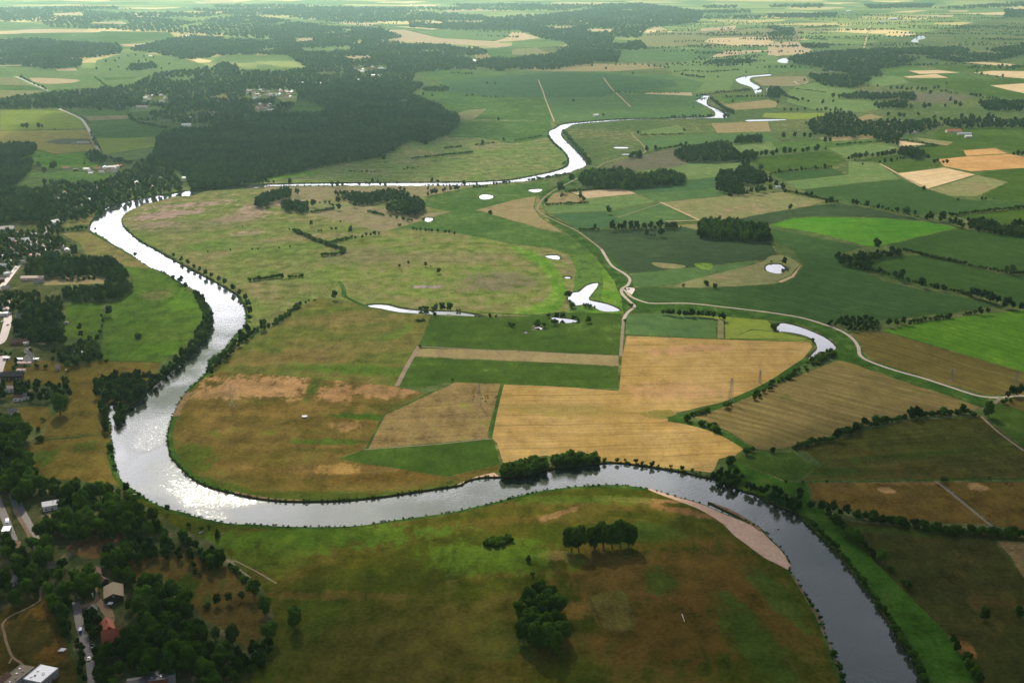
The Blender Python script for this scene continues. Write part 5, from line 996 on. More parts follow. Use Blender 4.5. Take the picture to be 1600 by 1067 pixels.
# rough growth fringing the banks
fr = []
for s, g, dd in ((RIV_E, 3.2, (1.6, 3.2)), (RIV_W, 3.2, (1.4, 2.8))):
    q = [P(*t) for t in smooth(pts(s), False, 3)]
    for a, b in zip(q, q[1:]):
        L = (b - a).length
        if a.y > 4200: continue
        for _ in range(int(L / g * R.uniform(.3, 1.5) + .3)):
            p = a.lerp(b, R.random()); d = R.uniform(*dd); n = Vector((-(b-a).y, (b-a).x, 0)).normalized() * R.uniform(-1.5, 2.)
            pxy = p - n * (1 if s is RIV_E else -1) * .5
            e = dict(x=pxy.x, y=pxy.y, d=d, h=d * .55, kind='shrub'); fr.append(e)
gn_mass('bank_undergrowth', fr, {'shrub': PR['shrub']}, 'rough grass and low growth fringing the river banks', 'undergrowth')

# ------------------------------------------------------------------ buildings
WALL = {'white': plain('white_render', (.72, .70, .66), .8, .08), 'cream': plain('cream_render', (.55, .47, .36), .8, .1), 'brick': plain('red_brick', (.22, .075, .045), .9, .2, 1.), 'dark': plain('dark_timber', (.05, .04, .035), .9, .2, 1.), 'grey': plain('grey_concrete', (.33, .32, .30), .9, .12)}
ROOF = {'red': plain('red_roof_tiles', (.34, .085, .035), .7, .25, .8), 'brown': plain('brown_roof_tiles', (.15, .075, .045), .8, .25, .8), 'grey': plain('grey_roof_tiles', (.18, .17, .17), .7, .2, .8), 'dark': plain('slate_roof', (.055, .052, .055), .6, .2, .8), 'white': plain('white_sheet_roof', (.78, .77, .75), .5, .06), 'pink': plain('pink_cement_roof', (.46, .33, .30), .8, .15, .6), 'felt': plain('tan_felt_roof', (.22, .17, .11), .9, .2, .4), 'zinc': plain('pale_zinc_roof', (.50, .52, .54), .35, .08, .5, .3, .5)}
GLASS = plain('window_glass', (.03, .035, .04), .08, .05, .5, 0, .6); DOORM = plain('painted_door', (.16, .09, .05), .6, .1); WTRIM = plain('white_trim', (.75, .75, .72), .6, .05); METAL = plain('galvanised_steel', (.42, .43, .44), .5, .1, 1., .4); TYRE = plain('tyre_rubber', (.02, .02, .02), .9, .1)
def box(c, s, rz=0):
    x, y, z = s[0] / 2, s[1] / 2, s[2] / 2; v = [Vector((a*x, b*y, d*z)) for d in (-1, 1) for a, b in ((-1, -1), (1, -1), (1, 1), (-1, 1))]
    m = Matrix.Rotation(rz, 3, 'Z')
    return [tuple(m @ q + Vector(c)) for q in v], [(0, 3, 2, 1), (4, 5, 6, 7), (0, 1, 5, 4), (1, 2, 6, 5), (2, 3, 7, 6), (3, 0, 4, 7)]
def join(*bs):
    V, F = [], []
    for v, f in bs: k = len(V); V += v; F += [tuple(i + k for i in q) for q in f]
    return V, F
def building(x, y, L, W, H, ang, wall, roof, label, pitch=38, det=2, name='house', cat='house', group=None, flat=False, zoff=None, chim=True):
    rh = 0 if flat else math.tan(math.radians(pitch)) * W / 2
    p = P(x, y, H + rh * .5)
    o = tag(empty(name, (p.x, p.y, 0), math.radians(ang)), label, cat, group)
    l, w = L / 2, W / 2
    if flat:
        meshobj('wall', *box((0, 0, H / 2), (L, W, H)), WALL[wall], o)
        rf = meshobj('roof', *box((0, 0, H + .15), (L + .5, W + .5, .3)), ROOF[roof], o)
        meshobj('parapet', *join(box((0, w + .15, H + .45), (L + .5, .2, .3)), box((0, -w - .15, H + .45), (L + .5, .2, .3))), WALL['grey'], rf)
        if det: 
            for k in range(5): meshobj('skylight', *box((R.uniform(-.7, .7) * l, R.uniform(-.6, .6) * w, H + .5), (1.1, 1.1, .5)), GLASS if k % 2 else METAL, rf)
    else:
        v = [(-l, -w, 0), (l, -w, 0), (l, w, 0), (-l, w, 0), (-l, -w, H), (l, -w, H), (l, w, H), (-l, w, H), (-l, 0, H + rh), (l, 0, H + rh)]
        meshobj('wall', v, [(0, 1, 5, 4), (2, 3, 7, 6), (1, 2, 6, 9, 5), (3, 0, 4, 8, 7)], WALL[wall], o)
        e = .45; t = .22; rl = l + .4; dz = e * math.tan(math.radians(pitch)); V = []; F = []
        for s in (-1, 1):
            k = len(V); V += [(-rl, s*(w+e), H - dz + .03), (rl, s*(w+e), H - dz + .03), (rl, 0, H + rh + .03), (-rl, 0, H + rh + .03), (-rl, s*(w+e), H - dz + t), (rl, s*(w+e), H - dz + t), (rl, 0, H + rh + t), (-rl, 0, H + rh + t)]
            F += [(k+4, k+5, k+6, k+7), (k, k+3, k+2, k+1), (k, k+1, k+5, k+4), (k+1, k+2, k+6, k+5), (k+3, k, k+4, k+7)]
        rf = meshobj('roof', V, F, ROOF[roof], o)
        if chim and L < 30: meshobj('chimney', *box((l * R.uniform(-.5, .5), .35, H + rh + .25), (.75, .75, 1.7)), WALL['brick'], rf)
    if det >= 1:
        for s in (-1, 1):
            n = max(2, int(L / 3.6)) if det > 1 else 2
            for k in range(min(n, 6)):
                cx = -l + L * (k + .5) / min(n, 6)
                if s == -1 and k == min(n, 6) // 2: meshobj('door', *box((cx, s * (w + .03), 1.05), (1.1, .1, 2.1)), DOORM, o); continue
                wi = meshobj('window', *box((cx, s * (w + .02), 1.6), (1.5, .08, 1.5)), WTRIM, o)
                if det > 1: meshobj('pane', *box((0 + cx, s * (w + .075), 1.6), (1.2, .04, 1.2)), GLASS, wi)
            if det > 1 and not flat:
                wi = meshobj('window', *box((s * (l + .02), 0, H + rh * .25), (.08, 1.6, 1.3)), WTRIM, o); meshobj('pane', *box((s * (l + .075), 0, H + rh * .25), (.04, 1.3, 1.)), GLASS, wi)
    return o
def bl(*a, **k): return building(*a, **k)
# lower left corner
bl(64, 1052, 16, 13, 5.2, 72, 'grey', 'white', 'big flat white roofed hall in the bottom left corner', det=2, flat=True, name='hall', cat='building'); bl(25, 1055, 22, 9.5, 5, 72, 'grey', 'felt', 'tan flat roofed hall with skylights left of the white hall', det=2, flat=True, name='hall', cat='building')
bl(45, 1066, 5, 4, 3, 72, 'grey', 'zinc', 'small grey annex between the two flat roofed halls', flat=True, name='annex', cat='building', det=1); bl(3, 1060, 10, 9, 4, 72, 'brick', 'brown', 'brown roofed building at the very bottom left corner', name='outbuilding', cat='building', det=1)
bl(177, 921, 17, 12.5, 4, 108, 'dark', 'felt', 'old weathered barn with a patched grey brown roof among the trees', pitch=24, name='barn', cat='barn', chim=False)
bl(151, 891, 9, 6, 3, 110, 'brick', 'brown', 'small brown roofed shed north of the old barn', name='shed', cat='shed', det=1); bl(158, 902, 10, 5, 3, 140, 'dark', 'brown', 'narrow shed attached north of the old barn', name='shed', cat='shed', det=1)
bl(180, 988, 17, 12, 6.5, 20, 'brick', 'red', 'large brick farm house with a bright red tiled roof', pitch=45); bl(168, 975, 13, 8, 5, 118, 'brick', 'red', 'red roofed wing joined behind the large farm house', pitch=45, name='farm_wing', cat='house')
bl(144, 953, 11, 6.5, 4, 112, 'dark', 'dark', 'dark slate roofed house west of the tan farm yard', det=1); bl(224, 1062, 19, 9, 5, 14, 'grey', 'dark', 'long dark roofed building with a white edge at the bottom edge', pitch=15, name='workshop', cat='building', chim=False)
bl(246, 1056, 11, 9, 7, 14, 'brick', 'dark', 'red walled block with a roof terrace at the bottom edge', flat=True, det=1, name='apartment_block', cat='building'); bl(262, 1053, 9, 6, 5, 14, 'grey', 'zinc', 'pale zinc roofed extension right of the red block', flat=True, det=0, name='extension', cat='building')
bl(80, 784, 14, 9, 4.5, 24, 'white', 'white', 'white roofed house alone in the dark wood', pitch=25, det=2); bl(72, 791, 5, 4, 2.6, 24, 'white', 'white', 'small white shed beside the white roofed house', pitch=18, name='shed', cat='shed', det=0)
bl(10, 826, 8, 6, 3, 100, 'cream', 'zinc', 'pale zinc roofed kiosk at the left edge road', flat=True, det=0, name='kiosk', cat='building')
bl(8, 893, 12, 7, 4, 10, 'cream', 'felt', 'tan roofed cottage below the left edge wood', det=1); bl(15, 905, 9, 6, 3.5, 60, 'white', 'grey', 'small white walled cottage below the left edge wood', det=1); bl(82, 879, 7, 4, 3, 10, 'cream', 'felt', 'small tan hut in the middle of the road wood', name='hut', cat='shed', det=0); bl(212, 772, 2.6, 2, 2, 30, 'white', 'white', 'tiny white hut on the river bank', name='hut', cat='shed', det=0, pitch=20)
# western village, near part
HV = [(44, 554, 11, 9, 4.5, 95, 'white', 'dark', 'white gabled house with a steep dark roof by the gardens', 50), (29, 531, 18, 8, 3.5, 5, 'brick', 'brown', 'long low brown roofed house by the village road', 35), (41, 534, 5, 5, 3, 0, 'white', 'white', 'small white cube house beside the brown roofed house', 10), (36, 566, 17, 5, 3, 3, 'cream', 'pink', 'long pale pink roofed stable by the gardens', 12),
      (18, 583, 22, 9, 5, 4, 'dark', 'dark', 'long dark house with a row of white windows', 35), (10, 605, 12, 7, 4, 25, 'white', 'pink', 'pale roofed cottage at the left edge below the dark house', 30), (28, 618, 9, 6, 4, 10, 'white', 'brown', 'white cottage in the trees by the golden meadow', 35), (38, 616, 8, 6, 4, 20, 'white', 'grey', 'second white cottage in the trees by the golden meadow', 35),
      (53, 560, 10, 4, 2.5, 5, 'white', 'white', 'white flat roofed carport right of the gabled house', 8), (10, 558, 7, 4, 2.5, 0, 'white', 'white', 'white garage next to the village road', 10), (31, 560, 7, 4, 2.5, 0, 'white', 'zinc', 'small pale shed left of the gabled house', 8), (33, 577, 9, 4, 2.6, 0, 'white', 'pink', 'pale greenhouse in the garden plots', 12), (31, 491, 10, 7, 4, 35, 'cream', 'grey', 'grey roofed house in the trees above the motorway', 38), (50, 482, 13, 7, 4, 5, 'cream', 'pink', 'pink roofed house deep in the village trees', 30), (6, 488, 10, 6, 4, 5, 'white', 'white', 'white house at the left edge above the motorway', 15), (103, 503, 6, 3, 2.5, 0, 'grey', 'grey', 'small grey hut on the edge of the small paddock', 15), (123, 549, 12, 5, 3, 8, 'white', 'white', 'white glasshouse behind the pale willows', 15), (90, 572, 4, 4, 3, 0, 'cream', 'pink', 'pink pointed garden hut near the lamp mast', 60), (43, 545, 7, 5, 3, 80, 'white', 'grey', 'small house behind the gabled house', 38), (20, 640, 9, 6, 4, 0, 'white', 'grey', 'grey roofed cottage at the wood corner by the golden meadow', 35)]
for a in HV: building(*a[:9], pitch=a[9], det=2 if a[1] > 520 else 1, chim=a[2] > 8)
HM = [(51, 432, 30, 9, 4, 4, 'cream', 'pink', 'long pink roofed nursery hall'), (39, 373, 11, 8, 5, 40, 'white', 'white', 'white house north of the village street'), (45, 377, 10, 7, 4, 120, 'white', 'grey', 'white house with grey roof by the village street'), (22, 373, 8, 6, 3, 0, 'white', 'white', 'small white house in the northern village gardens'), (61, 398, 13, 8, 4, 130, 'cream', 'pink', 'pink grey roofed house east of the village street'), (24, 396, 12, 8, 4, 30, 'brick', 'pink', 'pink roofed brick house west of the village street'), (12, 388, 9, 7, 4, 60, 'cream', 'pink', 'tan house near the left edge of the village'), (85, 345, 14, 9, 5, 60, 'white', 'white', 'bright white house among the northern village trees'), (5, 413, 9, 7, 4, 0, 'white', 'white', 'white house at the left edge of the village'), (70, 404, 8, 6, 3, 100, 'white', 'grey', 'small grey roofed house south of the pink grey house'), (6, 355, 32, 16, 4, 10, 'grey', 'grey', 'large grey glasshouses at the left edge'), (8, 448, 10, 8, 4, 40, 'cream', 'grey', 'grey roofed house beside the village motorway bridge'), (61, 438, 14, 6, 3, 4, 'grey', 'grey', 'grey shed row south of the nursery hall')]
for a in HM: building(*a, pitch=22 if a[2] > 20 else 35, det=1, chim=a[2] < 15)
def scatter(label, s, n, size=(8, 13), hh=(3, 4.5), pale=.6, det=0, keepout=None):
    q = [P(*t, 4) for t in pts(s)]; x0, x1 = min(p.x for p in q), max(p.x for p in q); y0, y1 = min(p.y for p in q), max(p.y for p in q)
    out = []; tries = 0
    while len(out) < n and tries < 4000:
        tries += 1; x, y = R.uniform(x0, x1), R.uniform(y0, y1)
        if inside(x, y, q) and all(math.hypot(x - a, y - b) > 13 for a, b in out): out.append((x, y))
    out.sort(key=lambda t: t[0] / t[1]); m = {}
    for j, (x, y) in enumerate(out):
        W = R.choice(['white', 'white', 'cream', 'brick']); Rf = R.choice(['white', 'zinc', 'pink', 'grey', 'brown'] if R.random() < pale else ['red', 'brown', 'grey', 'pink', 'dark']); L = R.uniform(*size)
        lab = label if n > 20 else label + ', ' + ORD[j] + ' from left'
        H = R.uniform(*hh)
        o = building(800, 600, L, L * R.uniform(.6, .8), H, R.choice([8, 98, 30, 120]) + R.uniform(-9, 9), W, Rf, lab, pitch=30, det=det, group=label.replace('house', 'houses'), chim=det > 0)
        o.location = (x, y, 0)
scatter('small pale roofed village house between the gardens', '0,365 60,362 72,390 50,400 22,420 0,440', 24, (6, 9), pale=.5); scatter('white garden house east of the village street', '68,376 100,378 104,388 92,394 66,392', 9, (6, 10), (2.5, 3), .9)
scatter('house in the trees along the northern river bend', '90,285 140,286 200,290 240,270 282,272 288,285 230,296 165,312 120,330 96,338 88,320', 19, (8, 12), pale=.55); scatter('house in the riverside grounds below the forest', '100,262 150,262 215,256 210,264 150,270 100,268', 12, (8, 14), pale=.5)
scatter('far house of the wooded village', '378,140 400,138 458,141 460,150 440,152 395,153', 34, (9, 14), pale=.75); scatter('house below the wooded village', '396,162 432,163 428,173 400,174', 14, (9, 14), pale=.7); scatter('far house at the forest edge', '550,103 604,100 606,112 560,116', 15, (10, 15), pale=.8); scatter('house of the western forest village', '222,150 262,148 265,160 230,163', 11, (10, 15), pale=.6); scatter('house on the western village road', '88,158 115,158 112,163 88,163', 6, (10, 15), pale=.6); scatter('far house beside the forest road', '735,94 775,95 772,103 740,102', 5, (10, 15), pale=.7); scatter('house of the eastern village', '1345,186 1370,188 1410,200 1440,198 1440,206 1400,208 1370,200', 11, (10, 14), pale=.25); scatter('house by the far eastern wood', '1280,104 1330,104 1330,112 1285,112', 6, (10, 14), pale=.8); scatter('far roof on the northern plain', '60,12 700,8 900,30 500,30 100,36', 16, (14, 24), pale=.9)
HF = [(332, 176, 30, 14, 6, 6, 'white', 'pink', 'big pale roofed hall in the wooded village'), (222, 166, 30, 12, 6, 4, 'cream', 'pink', 'long pale hall in the western forest village'), (213, 164, 16, 9, 5, 4, 'white', 'white', 'white hall left of the long pale hall'), (291, 194, 24, 10, 5, 10, 'white', 'white', 'white barn on the forest clearing'), (299, 183, 9, 7, 4, 0, 'white', 'white', 'small white house above the forest clearing'), (175, 260, 16, 8, 4, 4, 'white', 'white', 'white hall in the riverside grounds'), (184, 258, 18, 8, 4, 4, 'brick', 'red', 'red roofed hall in the riverside grounds'), (135, 263, 12, 8, 4, 0, 'white', 'white', 'white house at the edge of the green western meadow'), (470, 129, 36, 12, 5, 4, 'white', 'white', 'long white hall deep in the forest village'), (500, 130, 22, 10, 5, 10, 'white', 'white', 'white hall right of the long forest hall'), (587, 117, 46, 9, 4, 4, 'white', 'zinc', 'very long pale hall at the forest edge'), (560, 124, 10, 8, 6, 0, 'white', 'white', 'white house below the long pale hall'), (605, 150, 10, 8, 4, 60, 'white', 'grey', 'pale house alone in the great forest'), (360, 130, 18, 10, 5, 20, 'white', 'white', 'white house at the head of the wooded village'), (8, 91, 44, 10, 4, 4, 'white', 'white', 'long white hall on the western edge'), (290, 56, 30, 10, 5, 40, 'white', 'white', 'long white hall in the far western wood'), (40, 162, 20, 9, 4, 8, 'brick', 'red', 'red roofed farm on the western village road'), (235, 87, 14, 9, 4, 0, 'white', 'white', 'white farm in the western parkland'), (288, 277, 8, 7, 7, 0, 'white', 'white', 'tall white house at the river bend'), (130, 222, 28, 6, 3, 4, 'cream', 'pink', 'row of low pale stables on the golden pasture'), (116, 223, 14, 6, 3, 4, 'grey', 'grey', 'grey stable left of the pale stables'), (142, 310, 13, 9, 4, 70, 'white', 'white', 'white house near the garden tree at the bend'), (141, 290, 14, 9, 4, 20, 'white', 'pink', 'pale house above the village wood'),
      (357, 191, 15, 10, 5, 0, 'brick', 'red', ''), (931, 179, 13, 9, 5, 20, 'white', 'white', 'white farmstead alone on the plain'), (1132, 235, 15, 8, 4, 4, 'white', 'white', 'white barn hidden in the wood'), (1196, 278, 16, 9, 4, 140, 'white', 'grey', 'grey roofed house in the farmstead wood'), (1169, 260, 10, 7, 4, 0, 'white', 'grey', 'pale house at the top of the farmstead wood'), (1216, 291, 9, 6, 3, 0, 'white', 'white', 'small white shed east of the farmstead wood'), (470, 314, 13, 7, 3, 4, 'cream', 'pink', 'pale field barn on the river loop'),
      (1359, 191, 20, 11, 5, 4, 'brick', 'red', 'red roofed farm at the eastern village'), (1398, 188.5, 34, 9, 4, 4, 'white', 'pink', 'long pink roofed barn of the eastern village'), (1388, 206, 16, 9, 4, 10, 'brick', 'red', 'red roofed house at the lower eastern village'), (1441, 197, 18, 10, 5, 8, 'brick', 'red', 'red roofed house right of the eastern village'), (1490, 203, 38, 14, 5, 4, 'cream', 'red', 'long red brown barn east of the village'), (1507, 208, 34, 8, 3, 4, 'white', 'zinc', 'long grey shed in front of the red brown barn'), (1513, 212, 16, 8, 4, 4, 'white', 'white', 'white shed below the long grey shed'), (1555, 186, 13, 8, 4, 4, 'white', 'white', 'white house at the eastern wood edge'), (1395, 29, 60, 24, 7, 5, 'white', 'white', 'large white hall on the far eastern plain'), (1379, 34, 36, 18, 6, 5, 'white', 'zinc', 'pale hall left of the large white hall'), (1326, 17, 34, 18, 7, 5, 'white', 'white', 'white hall far beyond the canal'), (1201, 139, 13, 9, 5, 5, 'white', 'white', 'white farm by the far river bend'), (1454, 76, 16, 9, 4, 5, 'white', 'white', 'white house at the long eastern wood')]
for a in HF:
    if a[8]: building(*a, pitch=25, det=0, chim=False)

# ------------------------------------------------------------------ masts, vehicles, cattle and small things
def bar(V, F, a, b, r=.12):
    tube(V, F, a, b, r, r, 4)
PSTEEL = plain('weathered_pylon_steel', (.17, .17, .165), .6, .1, 1., .2)
def pylon(x, y, h, label):
    p = P(x, y); o = tag(empty('electricity_pylon', p, math.radians(20)), label, 'pylon', 'lattice pylons of the power line over the meadows')
    V, F = [], []; w0, w1 = h * .085, h * .02
    def c(z, s, t): w = w0 + (w1 - w0) * z / h; return (s * w, t * w, z)
    n = 9; zs = [h * (1 - (1 - i / n) ** 1.25) for i in range(n + 1)]
    for s, t in ((1, 1), (1, -1), (-1, 1), (-1, -1)):
        for a, b in zip(zs, zs[1:]): bar(V, F, c(a, s, t), c(b, s, t), .13)
    for a, b in zip(zs, zs[1:]):
        for (s, t), (u, v) in (((1, 1), (1, -1)), ((1, -1), (-1, -1)), ((-1, -1), (-1, 1)), ((-1, 1), (1, 1))):
            bar(V, F, c(a, s, t), c(b, u, v), .07); bar(V, F, c(b, s, t), c(b, u, v), .06)
    meshobj('mast', [tuple(q) for q in V], F, PSTEEL, o)
    for z, L in ((h * .74, 3.6), (h * .86, 2.7), (h * .97, 1.8)):
        V, F = [], []
        for s in (-1, 1): bar(V, F, (0, 0, z + .5), (s * L, 0, z), .09); bar(V, F, (0, .2, z), (s * L, 0, z), .09); bar(V, F, (0, -.2, z), (s * L, 0, z), .09)
        a = meshobj('crossarm', [tuple(q) for q in V], F, PSTEEL, o)
        for s in (-1, 1):
            V, F = [], []; bar(V, F, (s * L, 0, z), (s * L, 0, z - 1.1), .12); meshobj('insulator', [tuple(q) for q in V], F, WALL['grey'], a)
    V, F = [], []
    for s in (-1, 1):
        for t in (-1, 1): v, f = box((s * w0, t * w0, .25), (.9, .9, .6)); k = len(V); V += v; F += [tuple(i + k for i in q) for q in f]
    meshobj('footing', V, F, WALL['grey'], o)
pylon(362.5, 634, 22.5, 'lattice pylon on the lower meadow in the big bend'); pylon(748.5, 631, 21.5, 'lattice pylon beside the cattle on the brown pasture'); pylon(1142, 626, 24, 'tall lattice pylon at the stubble field edge'); pylon(1187, 598, 14, 'slim pylon on the stubble field by the bare patch'); pylon(1486.5, 595, 14, 'thin pylon in the brown field behind the dyke track'); pylon(1585, 617, 26, 'pale pylon behind the trees at the track junction')
p = P(105, 592.5); o = tag(empty('lamp_mast', p), 'tall thin lamp mast with a white head on the golden meadow', 'lamp mast')
V, F = [], []; tube(V, F, (0, 0, 0), (0, 0, 10.4), .28, .16, 8); meshobj('pole', [tuple(q) for q in V], F, METAL, o); meshobj('lamp_head', *box((-.3, 0, 10.7), (1.5, .8, .5)), WTRIM, o); V, F = [], []; tube(V, F, (0, 0, 0), (0, 0, .35), .6, .5, 8); meshobj('base', [tuple(q) for q in V], F, WALL['grey'], o)

def cow_mesh():
    me = bpy.data.meshes.new('cow'); V = [(-.75, 0, 1.05), (0, 0, 1.0), (.62, 0, 1.1), (1.0, 0, 1.15), (1.3, 0, .85), (1.52, 0, .62)]; E = [(0, 1), (1, 2), (2, 3), (3, 4), (4, 5)]; rad = [.34, .40, .36, .22, .17, .1]
    for bx, s in ((0, 1), (0, -1), (2, 1), (2, -1)):
        x = V[bx][0]; k = len(V); kn = -.08 if bx == 0 else .05
        V += [(x, s * .22, .72), (x + kn, s * .22, .40), (x, s * .22, .03)]; E += [(bx, k), (k, k+1), (k+1, k+2)]; rad += [.17, .09, .075]
    k = len(V); V += [(-1.05, 0, 1.0), (-1.12, 0, .5)]; E += [(0, k), (k, k+1)]; rad += [.06, .04]
    for s in (-1, 1): k = len(V); V += [(1.22, s * .22, 1.0)]; E += [(4, k)]; rad += [.05]
    me.from_pydata(V, E, []); ob = bpy.data.objects.new('cow', me); COL.objects.link(ob)
    m = ob.modifiers.new('s', 'SKIN'); m.use_smooth_shade = True; ob.modifiers.new('d', 'SUBSURF').levels = 1
    for i, sv in enumerate(me.skin_vertices[0].data): sv.radius = (rad[i], rad[i]); sv.use_root = i == 0
    dg = bpy.context.evaluated_depsgraph_get(); out = bpy.data.meshes.new_from_object(ob.evaluated_get(dg)); bpy.data.objects.remove(ob); return out
cm = cow_mesh(); HIDE = [plain('dark_cow_hide', (.02, .016, .014), .8), plain('red_brown_cow_hide', (.12, .04, .02), .8)]
cm2 = cm.copy(); cm.materials.append(HIDE[0]); cm2.materials.append(HIDE[1])
for j, (x, y, c) in enumerate(((738.5, 625, 0), (741, 620.5, 1), (749, 614.5, 0), (752.5, 618, 0), (752.7, 623.5, 0), (758, 619, 0), (758.4, 623, 0), (759, 627.5, 0), (761, 619.3, 0), (762.3, 623.2, 0), (774.5, 622, 0), (776.5, 620.4, 0))):
    o = link(bpy.data.objects.new('cow', (cm, cm2)[c])); o.location = P(x, y); o.rotation_euler.z = R.uniform(0, 6.28); o.scale = (1.05,) * 3
    tag(o, ('dark' if not c else 'red brown') + ' cow of the small herd round the pylon, ' + ORD[j] + ' from left', 'cow', 'cattle grazing round the pylon')
for j, (x, y, c) in enumerate(((1464.5, 758.5, 1), (1467, 759.3, 1), (1567, 752, 1), (1573, 757, 0), (1577, 760, 0), (1581, 758.5, 0))):
    o = link(bpy.data.objects.new('cow', (cm, cm2)[c])); o.location = P(x, y); o.rotation_euler.z = R.uniform(0, 6.28); tag(o, ('dark' if not c else 'red brown') + ' cow on the dry golden pastures, ' + ORD[j] + ' from left', 'cow', 'cattle on the golden eastern pastures')
def vehicle(x, y, ang, L, W, H, bodym, label, kind='car', cat='car'):
    o = tag(empty(kind, P(x, y), math.radians(ang)), label, cat); l, w = L / 2, W / 2
    z0 = .32; bh = H * (.48 if kind == 'car' else .95)
    prof = [(-l, z0), (-l, z0 + bh * .8), (-l * .9, z0 + bh), (l * .8, z0 + bh), (l, z0 + bh * .75), (l, z0)]
    V = [(a, -w, b) for a, b in prof] + [(a, w, b) for a, b in prof]; n = len(prof); F = [tuple(range(n)), tuple(range(2*n-1, n-1, -1))] + [(i, i + n, (i+1) % n + n, (i+1) % n) for i in range(n)]
    meshobj('body', V, F, bodym, o)
    if kind == 'car':
        c = [(-l * .7, z0 + bh), (-l * .5, H), (l * .2, H), (l * .5, z0 + bh)]; V = [(a, -w * .88, b) for a, b in c] + [(a, w * .88, b) for a, b in c]
        meshobj('cabin', V, [(0, 1, 2, 3), (7, 6, 5, 4), (0, 4, 5, 1), (1, 5, 6, 2), (2, 6, 7, 3)], GLASS, o)
    else: meshobj('windscreen', *box((l + .02, 0, z0 + bh * .6), (.06, W * .8, bh * .3)), GLASS, o)
    for s in (-1, 1):
        for t in (-.62, .62): V, F = [], []; tube(V, F, (t * l, s * (w - .2), .32), (t * l, s * (w + .02), .32), .32, .32, 10); meshobj('wheel', [tuple(q) for q in V], F, TYRE, o)
    return o
WHITEP = plain('white_paint', (.75, .75, .74), .35, .03); BLUEP = plain('blue_paint', (.05, .14, .30), .35, .03); REDP = plain('red_paint', (.35, .03, .02), .35, .03); GREYP = plain('silver_paint', (.40, .41, .42), .3, .03, .5, .5)
lo = vehicle(12, 820, 112, 12, 2.5, 3.6, WHITEP, 'white lorry with a blue load on the left edge road', 'lorry', 'lorry'); meshobj('load', *box((-3, 0, 4.1), (4, 2.2, .6)), BLUEP, lo)
vehicle(126, 987, 105, 5, 2, 2.2, BLUEP, 'blue van with a white roof on the lower left road', 'van', 'van'); vehicle(138.5, 933, 12, 6.4, 2.3, 2.6, WHITEP, 'white caravan in the shade north of the yard', 'caravan', 'caravan'); vehicle(127, 934.5, 8, 4.2, 1.8, 1.45, GREYP, 'silver car left of the white caravan'); vehicle(167.5, 1004, 30, 4.3, 1.8, 1.45, WHITEP, 'white car in front of the brick farm house'); vehicle(197, 1013, 80, 4.2, 1.8, 1.4, GREYP, 'silver car right of the brick farm house'); vehicle(145, 1010, 100, 4.2, 1.8, 1.4, WHITEP, 'white car on the road below the farm house')
vehicle(48, 396, 55, 4.4, 1.8, 1.5, REDP, 'red car on the village street'); vehicle(4, 503, 70, 4.4, 1.8, 1.5, WHITEP, 'white car on the pink road at the left edge'); vehicle(12, 508, 75, 4.4, 1.8, 1.5, GREYP, 'silver car on the pink road at the left edge'); vehicle(982, 452, 30, 4.4, 1.8, 1.5, WHITEP, 'white car on the parking place at the dyke'); vehicle(139, 1030, 106, 4.3, 1.8, 1.45, GREYP, 'silver car on the road at the bottom left')
def parasol(x, y, label, s=3.2, h=2.6, col=None, grp=None):
    o = tag(empty('parasol', P(x, y)), label, 'parasol', grp); V, F = [], []; tube(V, F, (0, 0, 0), (0, 0, h), .06, .05, 6); meshobj('pole', [tuple(q) for q in V], F, METAL, o)
    q = s / 2; meshobj('canopy', [(-q, -q, h - .5), (q, -q, h - .5), (q, q, h - .5), (-q, q, h - .5), (0, 0, h + .1)], [(0, 1, 4), (1, 2, 4), (2, 3, 4), (3, 0, 4), (3, 2, 1, 0)], WTRIM, o)
parasol(173, 946, 'white square parasol in the tan farm yard', 3.4)
for j, (x, y) in enumerate(((94, 1018.5), (97, 1016), (98.7, 1018.5), (101, 1016.3))): parasol(x, y, 'small white sunshade on the lower left lawn, ' + ORD[j] + ' from left', 2., 1.8, grp='white sunshades on the lower left lawn')
o = tag(empty('feed_rack', P(476, 652), .1), 'white covered feed rack on the lower brown meadow', 'feed rack'); meshobj('cover', [(-2.6, -1.5, 1.6), (2.6, -1.5, 1.6), (2.6, 1.5, 1.6), (-2.6, 1.5, 1.6), (-2.4, 0, 2.3), (2.4, 0, 2.3)], [(0, 1, 5, 4), (2, 3, 4, 5), (1, 2, 5), (3, 0, 4), (3, 2, 1, 0)], WTRIM, o)
meshobj('frame', *join(*[box((s * 2.2, t * 1.2, .8), (.15, .15, 1.6)) for s in (-1, 1) for t in (-1, 1)], box((0, 0, .5), (4.2, 1.8, .5))), METAL, o)
V, F = [], []; a, b = P(1065.5, 959), P(1069.5, 971); tube(V, F, a + Vector((0, 0, .3)), b + Vector((0, 0, .3)), .2, .14, 8); tag(meshobj('fallen_pole', [tuple(q) for q in V], F, WTRIM), 'pale fallen pole lying on the riverside meadow', 'pole')
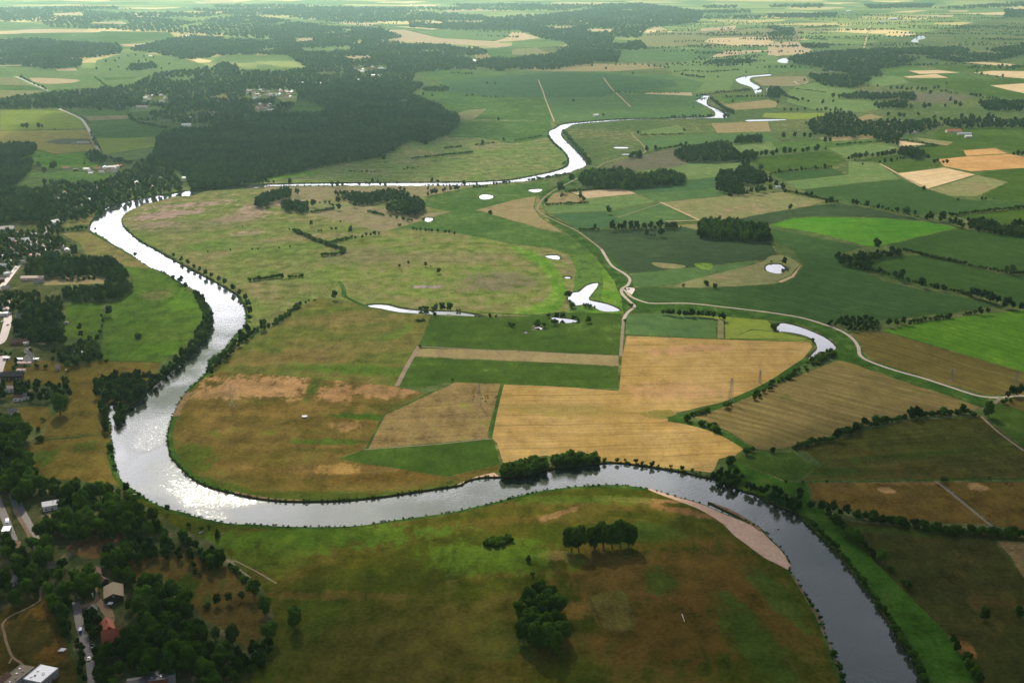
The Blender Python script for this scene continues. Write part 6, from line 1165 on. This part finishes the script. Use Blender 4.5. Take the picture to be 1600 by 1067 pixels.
for x, y, l in ((314.5, 832, 'white rowing boat pulled up on the slope by the river'), (348, 834, 'tan rowing boat pulled up on the slope by the river'), (227, 311, 'white boat moored at the northern river bend')):
    o = tag(empty('rowing_boat', P(x, y) + Vector((0, 0, .02 if y > 400 else -1.25)), R.uniform(0, 1)), l, 'boat'); n = 9; V = []; F = []
    for i in range(n):
        t = i / (n - 1); w = .85 * math.sin(math.pi * min(.97, .12 + .85 * t)) ** .6; X = -2.3 + 4.6 * t
        V += [(X, -w, .62), (X, -w * .55, .08), (X, w * .55, .08), (X, w, .62)]
    for i in range(n - 1):
        for k in range(3): a = i*4 + k; F.append((a, a+1, a+5, a+4))
    F += [(0, 1, 2, 3), (4*n-4, 4*n-3, 4*n-2, 4*n-1)]; meshobj('hull', V, F, WTRIM if 'tan' not in l else ROOF['felt'], o)
    for t in (-.9, .8): meshobj('bench', *box((t, 0, .45), (.35, 1.4, .06)), DOORM, o)
p = P(1216, 826, -1.3); o = tag(empty('buoy', p), 'small red and white buoy in the river by the sandbar', 'buoy'); V, F = [], []; tube(V, F, (0, 0, -.2), (0, 0, .5), .9, .9, 12); meshobj('float', [tuple(q) for q in V], F, REDP, o); V, F = [], []; tube(V, F, (0, 0, .5), (0, 0, 1.9), .45, .12, 10); meshobj('top', [tuple(q) for q in V], F, WTRIM, o)
# field fences: posts with two rails
def fence(s, label, gap=5.):
    q = [P(*t) for t in pts(s)]; o = tag(empty('field_fence', q[0]), label, 'fence'); V, F = [], []; V2_, F2_ = [], []
    for a, b in zip(q, q[1:]):
        L = (b - a).length; n = max(1, int(L / gap))
        for i in range(n + 1):
            c = a.lerp(b, i / n) - q[0]; tube(V, F, c, c + Vector((0, 0, 1.3)), .09, .08, 4)
        for z in (.6, 1.1): tube(V2_, F2_, a - q[0] + Vector((0, 0, z)), b - q[0] + Vector((0, 0, z)), .035, .035, 4)
    pm = meshobj('posts', [tuple(v) for v in V], F, M['bark'], o); tag(pm, kind='stuff'); meshobj('rails', [tuple(v) for v in V2_], F2_, M['bark'], o)
fence('652,541 800,547 900,551 967,554', 'post and rail fence above the tan strip field'); fence('573,702 600,649 700,601', 'wire fence on the west side of the brown pasture'); fence('1271,753 1350,753.5 1463,752.5', 'wire fence along the golden eastern pasture'); fence('1465,753 1508,787 1548,820', 'fence beside the pasture track'); fence('787,602 777,640 769,684', 'fence between brown pasture and stubble'); fence('57,690 110,686 157,680', 'fence between the two golden west meadows'); fence('98,985 118,1035 126,1066', 'fence on the east side of the lower left lawn'); fence('460,493 540,494 640,499 672,494', 'fence across the upper meadow')
